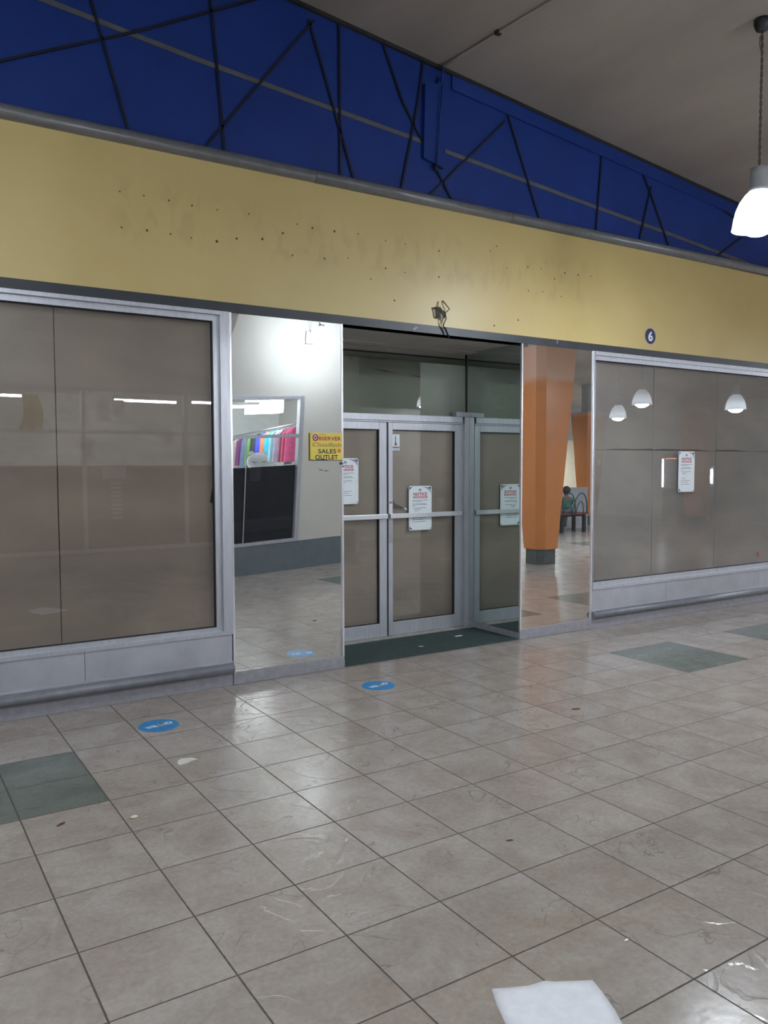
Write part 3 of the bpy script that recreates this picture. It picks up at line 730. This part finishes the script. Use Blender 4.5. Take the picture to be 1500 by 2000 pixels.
tag(tis.build('paper_napkin', TISSUE, smooth=True), 'large white paper napkin lying on the floor tiles nearest the camera', 'napkin')
t_ = MB(); t_.xy([(1.392, -1.345), (1.41, -1.30), (1.435, -1.278), (1.487, -1.293), (1.512, -1.334), (1.47, -1.345), (1.44, -1.362), (1.395, -1.372)], 0, .0015)
tag(t_.build('paper_scrap', mat('pale scrap', (.62, .60, .55), .7)), 'torn pale paper scrap on the floor near the left floor sticker', 'scrap')
pb = MB(); pb.sphere((1.0, -1.904, .006), .014, (1.3, .8, .5), 10, 6)
tag(pb.build('stone_chip', mat('pale stone chip', (.66, .62, .52), .8), smooth=True), 'small pale stone chip on a beige tile beside the green tiles', 'chip')
BRN = mat('dry leaf brown', (.10, .05, .03), .8)
l1 = MB(); l1.xy([(.678, -1.80), (.70, -1.776), (.722, -1.772), (.715, -1.79), (.69, -1.803)], 0, .003); tag(l1.build('dry_leaf', BRN), 'tiny dry brown leaf below the green tiles on the left', 'leaf')
l2 = MB(); l2.xy([(3.935, -1.82), (3.96, -1.815), (3.995, -1.835), (3.985, -1.85), (3.95, -1.84)], 0, .004); tag(l2.build('dry_leaf', BRN), 'tiny dry brown leaf on the tiles in the reflection of the orange pillar', 'leaf')
l3 = MB(); l3.xy([(2.30, -3.02), (2.325, -3.022), (2.33, -3.035), (2.305, -3.032)], 0, .003); tag(l3.build('dry_leaf', BRN), 'tiny dry brown leaf on the tiles beyond the white napkin', 'leaf')

# ------------------------------------------------------------------ pendant lamps
BZ = 1.475                                     # bulb drop below the ceiling
def make_lamp():
    o = thing('pendant_lamp', 'white bell pendant lamp glowing at the upper right above the facade', 'lamp', (0, 0, 0))
    # origin at the bulb centre
    top = BZ
    MB().lathe([(0, top), (.062, top), (.062, top - .03), (.048, top - .07), (.02, top - .085), (0, top - .085)], n=24).build('canopy', DARKM, o, smooth=True)
    c = MB()
    for ph in (0, PI):
        c.tube([(.006 * math.cos(ph + z_ * 60), .006 * math.sin(ph + z_ * 60), z_) for z_ in [.40 + (top - .085 - .40) * q / 150 for q in range(151)]], .0052, 5)
    c.tube([(.005, 0, top - .09), (-.03, .0, top - .13), (-.03, 0, top - .19), (.0, 0, top - .26)], .005, 6)
    c.build('cord', CORD, o, smooth=True)
    MB().lathe([(0, .41), (.062, .405), (.066, .36), (.066, .27), (.072, .255), (.072, .235), (.05, .235)], n=28).build('cap', LAMPG, o, smooth=True)
    pr_ = [(.068, .236), (.098, .208), (.132, .158), (.156, .100), (.171, .035), (.178, -.015), (.184, -.04)]
    MB().lathe(pr_, n=40).build('shade', SHADE, o, smooth=True)
    MB().lathe([(0, .10), (.03, .10), (.045, .05), (.085, .02), (.118, -.015), (.124, -.038), (.10, -.064), (.05, -.088), (0, -.094)], n=24).build('bulb', BULB, o, smooth=True)
    return o
lamp = make_lamp()
spots = [((5.69, -1.96), None), ((12.15, -4.36), 'white bell pendant lamp reflected second from the left in the right shop window'), ((13.44, -6.05), 'white bell pendant lamp reflected at the left in the right shop window'),
         ((13.33, -3.23), 'white bell pendant lamp reflected at the right in the right shop window'), ((10.4, -7.3), 'white bell pendant lamp reflected in the transom over the doors'),
         ((18.2, -12.75), 'unseen white bell pendant lamp added to brighten the cream far wall'), ((-1.1, -2.1), 'white bell pendant lamp over the corridor left of the camera'), ((.75, -4.7), 'unseen white bell pendant lamp added as fill over the camera'),  # far-wall and over-camera lamps are unseen, added as fill
         ((11.7, -.62), 'unseen white bell pendant lamp added to brighten the right end of the fascia'), ((16.0, -11.9), 'unseen white bell pendant lamp added to light the court beside the far orange pillar')]  # both unseen, added to brighten the right fascia and the court
for (xy, lb) in spots:
    o = lamp if lb is None else copy_tree(lamp)
    o.location = (xy[0], xy[1], cz(xy[0]) - BZ)
    o['group'] = 'white bell pendant lamps'
    if lb: o['label'] = lb
# bulkhead light on the opposite wall
WY = -5.80
bl = thing('wall_light', 'white globe wall light glaring high on the opposite cream wall', 'lamp', (5.80, WY, 3.62))
q = MB(); q.box(-.07, 0, -.10, .07, .03, .10, .005); q.build('back_plate', LAMPG, bl)
MB().tube([(0, .02, .06), (0, .16, .15), (0, .32, .17), (0, .38, .12)], .012, 8).build('arm', WALLW, bl, smooth=True)
MB().lathe([(0, .13), (.05, .13), (.055, .085), (.0, .085)], (0, .38, 0), 20).build('collar', WALLW, bl, smooth=True)
q = MB(); q.sphere((0, .38, 0), .10, (1, 1, 1), 24, 16); q.build('globe', BULKH, bl, smooth=True)

# ------------------------------------------------------------------ opposite wall and the shop in it (seen in the mirrors)
WX0, WX1, WX2 = 1.30, 5.765, 7.7
wb = MB()
wb.box(XL, WY - .14, .447, WX0, WY, 6.2); wb.box(WX1, WY - .14, .447, WX2, WY, 5.4); wb.box(WX0, WY - .14, 2.715, WX1, WY, 5.6)
wbo = wb.build('wall_back', CREAM); struct(wbo, 'cream wall on the other side of the corridor, seen in the left mirror', 'wall')
MB().box(XL, WY - .15, 0, WX2 + .01, WY + .012, .447).build('dado', DADO, wbo)
w = MB(); w.box(WX2, -11.0, 0, WX2 + .12, WY, 5.4); struct(w.build('wall_shop', CREAM), 'cream end wall of the shop across the corridor', 'wall')
w = MB(); w.box(WX2 + .12, -7.95, 0, 12.75, -7.8, 2.9); struct(w.build('wall_court', CREAM), 'cream wall behind the orange pillar in the right mirror', 'wall')
w = MB(); w.box(XL, -11.0, 0, WX2, -10.9, 3.6); w.box(.7, -10.9, 0, .8, WY - .14, 3.3); struct(w.build('wall_interior', WALLW), 'white inner walls of the shop across the corridor', 'wall')
w = MB(); w.box(.7, -10.9, 3.05, WX2, WY - .14, 3.15); struct(w.build('ceiling_shop', WALLW), 'white ceiling of the shop across the corridor', 'ceiling')
sw_ = thing('window_4', 'clothes shop window across the corridor, seen in the left mirror', 'window', kind='structure')
m = MB()
m.box(WX0, WY - .09, 2.665, WX1, WY + .015, 2.715); m.box(WX0, WY - .09, .447, WX1, WY + .02, .495)
for xx in (WX0, 2.50, 3.93): m.box(xx, WY - .09, .447, xx + .05, WY + .012, 2.715)
m.box(WX1 - .075, WY - .088, .4475, WX1 - .0005, WY + .0175, 2.7145); m.box(WX0, WY - .09, 2.085, WX1, WY + .008, 2.130)
m.build('window_frame', ALU, sw_)
g = MB(); g.grid(lambda a, b: (WX0 + (WX1 - WX0) * a, WY - .04, .48 + 2.2 * b), 1, 1); g.build('glass_pane', PANEC, sw_, fix=False)
MB().box(WX0 + .05, WY - .062, .49, WX1 - .07, WY - .056, 1.645).build('black_film', FILM, sw_)
MB().box(4.835, WY - .03, .49, 4.850, WY - .02, 2.09).build('glazing_bar', ALUD, sw_)
# fluorescent tubes
def tube_light(x, y, z, ln, label):
    o = thing('fluorescent_light', label, 'light', (x, y, z), group='fluorescent tubes in the clothes shop')
    MB().box(-ln / 2 - .03, -.03, .03, ln / 2 + .03, .03, .08, .004).build('housing', WALLW, o)
    MB().tube([(-ln / 2, 0, .005), (ln / 2, 0, .005)], .019, 10).build('tube', TUBEM, o, smooth=True)
    MB().tube([(-ln / 2, 0, .08), (-ln / 2, 0, 3.05 - z)], .006, 6).build('hanger', ALUD, o); MB().tube([(ln / 2, 0, .08), (ln / 2, 0, 3.05 - z)], .006, 6).build('hanger', ALUD, o)
tube_light(1.45, -7.5, 2.69, 1.2, 'fluorescent tube nearest the left end of the clothes shop')
tube_light(3.88, -7.5, 2.685, 1.0, 'fluorescent tube in the middle of the clothes shop ceiling')
tube_light(5.18, -7.5, 2.70, 1.05, 'fluorescent tube above the clothes rail in the shop')
lb = thing('light_box', 'bright square light box hanging in the clothes shop', 'light', (5.95, -7.75, 2.60))
MB().box(-.33, -.10, 0, .33, .10, .24, .005).build('lit_panel', LBOX, lb); MB().box(-.34, -.11, .24, .34, .11, .26).build('cap_frame', ALUD, lb)
for xx in (-.3, .3): MB().tube([(xx, 0, .26), (xx, 0, .49)], .006, 6).build('hanger', ALUD, lb)
# clothes rail with garments
RA, RB = Vector((6.12, -6.75, 2.34)), Vector((6.50, -10.5, 2.34))
rail = thing('clothes_rail', 'long chrome clothes rail along the shop side wall', 'rail', RA)
MB().tube([(0, 0, 0), RB - RA], .014, 8).build('rod', ALU, rail, smooth=True)
for f_ in (0.02, .35, .68, .98):
    p_ = (RB - RA) * f_
    MB().tube([p_, (WX2 - RA.x, p_.y, 0)], .010, 6).build('bracket', ALU, rail)
gcol = [('pink', (.62, .10, .25)), ('rose', (.55, .08, .16)), ('mauve', (.30, .16, .24)), ('lilac grey', (.36, .30, .38)), ('pale blue', (.26, .48, .56)), ('turquoise', (.02, .36, .52)), ('rust brown', (.33, .13, .07)),
        ('royal blue', (.04, .06, .42)), ('charcoal', (.03, .035, .05)), ('leaf green', (.16, .36, .10)), ('dusty blue', (.16, .22, .36)), ('purple', (.22, .06, .22)), ('cream', (.66, .62, .52)), ('slate grey', (.20, .23, .27))]
for i, (cn, cc) in enumerate(gcol):
    f_ = (i + .5) / len(gcol); f_ = f_ ** 1.25
    p_ = RA + (RB - RA) * f_
    o = thing('hanging_garment', cn + ' garment on a hanger on the shop clothes rail', 'clothes', p_, math.atan2((RB - RA).y, (RB - RA).x) + PI / 2, 'garments on the clothes rail')
    mg = mat(cn + ' cloth', cc, .8, var=.12, vscale=14)
    ph = random.random() * 6; ln = random.uniform(.56, .66)
    d = MB()
    def fn(a, b, sgn=1):
        wdt = .165 + .02 * (1 - b) if b < .9 else .15 * (1 - b) / .1 * .75 + .03
        x = (a - .5) * 2 * wdt
        return (x, sgn * (.055 + .014 * math.sin(a * 16 + ph)) * (1 - (2 * a - 1) ** 2) ** .5 * (1 if b < .92 else .6), -.05 - ln * (1 - b))
    d.grid(lambda a, b: fn(a, b, 1), 14, 12); d.grid(lambda a, b: fn(a, b, -1), 14, 12)
    bmesh.ops.remove_doubles(d.bm, verts=d.bm.verts, dist=.0006)
    d.build('cloth', mg, o, smooth=True)
    MB().tube([(0, 0, -.06), (0, 0, -.01), (.012, 0, .016), (0, 0, .022), (-.012, 0, .01)], .003, 6).build('hanger_hook', ALU, o)
# display shelf behind the film with a white cushion and boxes
ds = thing('display_shelf', 'white display shelf standing behind the black window film', 'shelf', (4.95, -6.35, 0))
MB().box(-.35, -.16, 1.58, .95, .16, 1.61, .003).build('board', WALLW, ds)
for xx, yy in ((-.32, -.13), (.92, -.13), (-.32, .13), (.92, .13)): MB().box(xx - .015, yy - .015, 0, xx + .015, yy + .015, 1.58).build('leg', ALUD, ds)
cu = thing('cushion', 'white cushion with two stitched sleeping eyes on the display shelf', 'cushion', (5.24, -6.30, 1.61)); cu.scale = (1.45, 1.2, 1.25)
q = MB(); q.sphere((0, 0, .105), .13, (1.0, .45, .82), 24, 14)
q.build('pad', TISSUE, cu, smooth=True)
for sx in (-1, 1): MB().tube([(sx * .05 + .028 * math.cos(a_), .056 - .004 * abs(math.cos(a_)), .105 + .018 * math.sin(a_)) for a_ in [PI + PI * q_ / 8 for q_ in range(9)]], .004, 6).build('stitched_eye', INK, cu)
for sx in (-1, 1): q = MB(); q.sphere((sx * .075, 0, .205), .03, (1, .5, 1), 10, 8); q.build('ear', TISSUE, cu, smooth=True)
for (xx, ww, hh, ln) in ((5.42, .16, .11, 'pale grey box at the left of the display shelf boxes'), (5.60, .14, .09, 'pale grey low box at the right end of the display shelf')):
    b_ = MB(); b_.box(xx - ww / 2, -6.42, 1.61, xx + ww / 2, -6.25, 1.61 + hh, .004); b_.box(xx - ww / 2 - .004, -6.424, 1.61 + hh - .03, xx + ww / 2 + .004, -6.246, 1.612 + hh, .003)
    tag(b_.build('storage_box', WALLW), ln, 'box', 'boxes on the display shelf')
# wall pieces inside: framed prints
for i, (yy, zz, ww, hh) in enumerate([(-9.4, 2.62, .22, .30), (-9.05, 2.66, .20, .30), (-8.1, 2.75, .22, .22), (-7.75, 2.70, .2, .24)]):
    o = thing('framed_print', ['grey framed print deepest on the shop side wall', 'grey framed print second deepest on the shop side wall', 'round grey plate frame on the shop side wall', 'oval grey plate frame nearest the shop window'][i], 'picture', (WX2 - .002, yy, zz), group='frames on the shop side wall')
    n_ = 4 if i < 2 else 20; off = PI / 4 if i < 2 else 0; kk = .7071 if i < 2 else .5
    o1 = [(math.cos(off + 2 * PI * q_ / n_) * ww * kk, math.sin(off + 2 * PI * q_ / n_) * hh * kk) for q_ in range(n_)]
    MB().prism([(0, a_, b_) for a_, b_ in o1], (-.02, 0, 0)).build('frame', INKL, o)
    MB().prism([(-.02, a_ * .72, b_ * .72) for a_, b_ in o1], (-.004, 0, 0)).build('picture_face', WALLW, o)
# things in the shop window that the left window glass reflects
o = thing('hanging_shirt', 'mustard yellow shirt hanging in the shop window across the corridor', 'shirt', (1.93, -6.3, 2.62))
d = MB(); d.grid(lambda a, b: ((a - .5) * (.30 - .10 * b) + .05 * math.sin(b * 3), .03 * math.sin(a * 12) , -.5 * (1 - b)), 10, 10); d.grid(lambda a, b: ((a - .5) * (.30 - .10 * b) + .05 * math.sin(b * 3), -.05 + .03 * math.sin(a * 9), -.5 * (1 - b)), 10, 10)
d.build('cloth', mat('mustard cloth', (.50, .40, .06), .8), o, smooth=True)
MB().tube([(0, 0, -.02), (0, -.02, .43)], .004, 6).build('hanger_wire', ALU, o)
for (xx, zz, ww, hh, ln) in ((2.80, 2.27, .16, .30, 'pale poster tallest in the shop window across the corridor'), (3.02, 2.32, .14, .24, 'pale poster beside the tallest poster in the shop window'), (3.72, 1.96, .12, .20, 'small pale poster under the shop window transom'), (2.62, 1.72, .10, .30, 'narrow pale poster low in the shop window')):
    b_ = MB(); b_.box(xx - ww / 2, WY - .054, zz, xx + ww / 2, WY - .051, zz + hh); tag(b_.build('poster', WALLW), ln, 'poster', 'posters on the shop window across the corridor')
sp = thing('vertical_banner', 'pale vertical text strip on the black film of the shop window', 'banner', (2.93, WY - .035, .85))
MB().box(-.16, -.002, .62, .16, .002, .78).build('head_panel', INKL, sp)
for i in range(9): MB().xz([(-.05, .05 + i * .06), (.11 - .04 * (i % 2), .05 + i * .06), (.10, .085 + i * .06), (-.02 - .02 * (i % 3), .085 + i * .06)], -.002, .002).build('text_block', INKL, sp)

# ------------------------------------------------------------------ orange pillars
def pillar(x, y, label, z0=.255, z1=None, a0=.25, a1=.45, tall=3.53):
    o = thing('flared_pillar', label, 'pillar', (x, y, 0), group='orange flared pillars')
    def oct_(a, c_): return [(a, -a + c_), (a, a - c_), (a - c_, a), (-a + c_, a), (-a, a - c_), (-a, -a + c_), (-a + c_, -a), (a - c_, -a)]
    m = MB(); r = []
    for z, a in ((z0, a0), (tall, a1)): r.append([m.bm.verts.new((p_[0], p_[1], z)) for p_ in oct_(a, .115)])
    for i in range(8): m.bm.faces.new((r[0][i], r[0][(i + 1) % 8], r[1][(i + 1) % 8], r[1][i]))
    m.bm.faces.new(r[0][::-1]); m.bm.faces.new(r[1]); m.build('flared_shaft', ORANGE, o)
    b = MB(); b.xy(oct_(.215, .09), 0, z0); b.build('base', DARKST, o)
    t = MB(); t.xy(oct_(.2, .08), tall, cz(x) - tall + .05); t.build('column_head', GREYW, o)
    return o
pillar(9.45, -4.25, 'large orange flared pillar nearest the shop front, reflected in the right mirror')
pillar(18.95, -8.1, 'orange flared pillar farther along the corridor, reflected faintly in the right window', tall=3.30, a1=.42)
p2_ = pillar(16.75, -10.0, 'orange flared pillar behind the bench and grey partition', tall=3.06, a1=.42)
o = MB().box(-.06, .41, 1.62, .06, .43, 1.78).build('switch_plate', WALLW, p2_)
# low partition, bench, sitter
w = MB(); w.box(12.9, -9.45, 0, 15.95, -9.3, 1.055, .005); tag(w.build('low_partition', RISER), 'low pale grey partition behind the loop backed bench', 'partition')
be = thing('loop_bench', 'park bench with a red slatted seat and looped green metal back', 'bench', (13.95, -8.25, 0), PI)
SEAT = mat('dark red slats', (.22, .035, .045), .5); GRN = mat('dark green metal', (.02, .075, .07), .4, .3)
m = MB()
for i in range(4): m.box(-.95, .02 + i * .105, .44, .9, .105 + i * .105, .475, .004)
m.build('seat', SEAT, be)
for xx in (-.85, -.1, .72):
    MB().box(xx, .36, 0, xx + .07, .43, .44).build('leg', DARKM, be); MB().box(xx, .02, 0, xx + .07, .09, .44).build('leg', DARKM, be)
MB().box(-.9, .18, .38, .85, .24, .44).build('rail', DARKM, be)
for xx in (-.6, -.2, .2, .6):
    MB().tube([(xx + .24 * math.cos(PI * q_ / 14), -.01 - .06 * math.sin(PI * q_ / 14), .46 + .50 * math.sin(PI * q_ / 14)) for q_ in range(15)], .016, 8).build('back_loop', GRN, be, smooth=True)
    MB().tube([(xx + .12 * math.cos(PI * q_ / 10), -.005 - .04 * math.sin(PI * q_ / 10), .46 + .30 * math.sin(PI * q_ / 10)) for q_ in range(11)], .012, 8).build('back_loop', GRN, be, smooth=True)
MB().tube([(.84, .02, .46), (.92, .03, .66), (.9, .2, .68), (.88, .4, .47)], .016, 8).build('arm_loop', GRN, be, smooth=True)

def skin(name, verts, edges, radii, m, parent, root=0, sub=2):
    me = bpy.data.meshes.new(name); me.from_pydata(verts, edges, [])
    ob = bpy.data.objects.new(name, me); COL.objects.link(ob)
    mod = ob.modifiers.new('s', 'SKIN'); mod.use_smooth_shade = True
    for i, v in enumerate(me.skin_vertices[0].data):
        r = radii[i]; v.radius = (r, r) if not isinstance(r, tuple) else r
        v.use_root = (i == root)
    ob.modifiers.new('d', 'SUBSURF').levels = sub
    dg = bpy.context.evaluated_depsgraph_get()
    me2 = bpy.data.meshes.new_from_object(ob.evaluated_get(dg)); bpy.data.objects.remove(ob)
    me2.name = name; me2.materials.clear(); me2.materials.append(m)
    for p_ in me2.polygons: p_.use_smooth = True
    return link(bpy.data.objects.new(name, me2), parent)
SKINM = mat('dark brown skin', (.11, .06, .04), .5); HAIRM = mat('black hair', (.012, .010, .010), .8, bmp=.6, bscale=80)
SHIRT = mat('green shirt', (.02, .14, .09), .8); JEAN = mat('grey green trousers', (.12, .17, .18), .8)
pe = thing('person', 'child in a green shirt sitting on the loop backed bench', 'person', (14.28, -8.43, .478), PI + .5)
V = [(0, 0, .09), (0, -.01, .22), (0, -.02, .34), (0, -.015, .41), (0, .0, .455),            # pelvis, waist, chest, neck, head base
     (0, .005, .52),
     (.075, .04, .075), (.085, .30, .075), (.085, .31, -.14), (.085, .33, -.34), (.085, .41, -.365),
     (-.075, .04, .075), (-.085, .30, .075), (-.085, .31, -.14), (-.085, .33, -.34), (-.085, .41, -.365),
     (.13, -.02, .35), (.17, .03, .22), (.12, .18, .17), (.10, .23, .16),
     (-.13, -.02, .35), (-.17, .03, .22), (-.12, .18, .17), (-.10, .23, .16)]
Ed = [(0, 1), (1, 2), (2, 3), (3, 4), (4, 5), (0, 6), (6, 7), (7, 8), (8, 9), (9, 10), (0, 11), (11, 12), (12, 13), (13, 14), (14, 15), (2, 16), (16, 17), (17, 18), (18, 19), (2, 20), (20, 21), (21, 22), (22, 23)]
Rd = [(.10, .08), (.095, .07), (.10, .07), .035, .06, .075, .06, .048, .04, .026, .026, .06, .048, .04, .026, .026, .036, .028, .022, .018, .036, .028, .022, .018]
skin('body', V, Ed, Rd, SKINM, pe)
skin('shirt', [(0, 0, .07), (0, -.01, .22), (0, -.02, .345), (.13, -.02, .35), (.165, .02, .25), (-.13, -.02, .35), (-.165, .02, .25)], [(0, 1), (1, 2), (2, 3), (3, 4), (2, 5), (5, 6)], [(.115, .095), (.11, .085), (.112, .082), .046, .044, .046, .044], SHIRT, pe)
skin('trousers', [(0, 0, .08), (.075, .04, .075), (.085, .30, .075), (.085, .31, -.14), (.085, .325, -.27), (-.075, .04, .075), (-.085, .30, .075), (-.085, .31, -.14), (-.085, .325, -.27)], [(0, 1), (1, 2), (2, 3), (3, 4), (0, 5), (5, 6), (6, 7), (7, 8)], [(.108, .09), .07, .058, .05, .042, .07, .058, .05, .042], JEAN, pe)
q = MB(); q.sphere((0, -.025, .555), .098, (1, 1, 1), 20, 14); q.build('hair', HAIRM, pe, smooth=True)
for sx in (-1, 1):
    for f_ in range(5):
        bx = sx * .10 + (f_ - 2) * .010
        L_ = (.035, .042, .046, .042, .03)[f_]
        MB().tube([(bx, .235, .158), (bx + .002 * sx, .235 + L_ * .6, .152), (bx, .235 + L_, .138)], [.0065, .006, .0045], 6).build('finger', SKINM, pe, smooth=True)
q = MB(); q.sphere((0, .088, .52), .014, (.8, 1, 1), 8, 6); q.build('nose', SKINM, pe, smooth=True)
for sx in (-1, 1): q = MB(); q.sphere((sx * .03, .076, .538), .011, (1, .6, .7), 8, 6); q.build('eye', WALLW, pe, smooth=True)
MB().box(-.02, .076, .488, .02, .084, .494).build('mouth', SIGNR, pe)
for sx in (-1, 1): q = MB(); q.sphere((sx * .085, .0, .525), .02, (.5, .8, 1.2), 8, 6); q.build('ear', SKINM, pe, smooth=True)
# lit drinks cooler and lit panel far along the corridor
dc = thing('drinks_cooler', 'far drinks cooler with one glowing edge tube, reflected in the right window', 'cooler', (19.75, -9.35, 0))
MB().box(-.25, -.33, 0, .35, .33, 1.95, .02).build('body', DARKST, dc); MB().box(-.262, -.28, .95, -.252, .28, 1.80).build('door_glass', INKL, dc)
MB().tube([(-.275, -.29, 1.0), (-.275, -.29, 1.80)], .022, 8).build('edge_tube', TUBEM, dc); MB().tube([(-.275, -.2, 1.815), (-.275, .2, 1.815)], .012, 8).build('top_tube', mat('pink sign glow', (.4, .1, .08), .5, emit=((1, .35, .28), 6)), dc)
ld = thing('lit_display', 'far slim display stand with an upright glowing tube, reflected in the right window', 'display', (17.22, -6.42, 0))
MB().box(-.02, -.06, 0, .10, .06, 1.6, .005).build('post', DARKST, ld); MB().tube([(-.035, 0, 1.19), (-.035, 0, 1.53)], .024, 8).build('glow_tube', TUBEM, ld)

# ------------------------------------------------------------------ world, camera, view
wd = bpy.data.worlds.new('night'); S.world = wd; wd.use_nodes = True
bg = wd.node_tree.nodes['Background']; bg.inputs[0].default_value = (.5, .55, .65, 1); bg.inputs[1].default_value = .05
cam = bpy.data.cameras.new('camera'); co = bpy.data.objects.new('camera', cam); COL.objects.link(co)
A = Vector((0.84128797, -0.54058112, -0.00257028)); B = Vector((0.03331474, 0.04709985, 0.99833448)); Cc = Vector((0.53955971, 0.83997241, -0.05763386))
mw = Matrix((A, B, -Cc)).transposed().to_4x4(); mw.translation = Vector((0, -5.62192, 1.63757)); co.matrix_world = mw
cam.sensor_fit = 'HORIZONTAL'; cam.sensor_width = 36; cam.lens = 36 * 1575.02 / 1500; cam.clip_start = .05; cam.clip_end = 100
S.camera = co
S.view_settings.view_transform = 'Standard'; S.view_settings.look = 'None'; S.view_settings.gamma = 1; S.view_settings.exposure = .1
S.view_settings.use_curve_mapping = False
cy = S.cycles
cy.use_denoising = True; cy.max_bounces = 12; cy.diffuse_bounces = 5; cy.glossy_bounces = 8; cy.transparent_max_bounces = 16
cy.sample_clamp_indirect = 8; cy.caustics_reflective = True
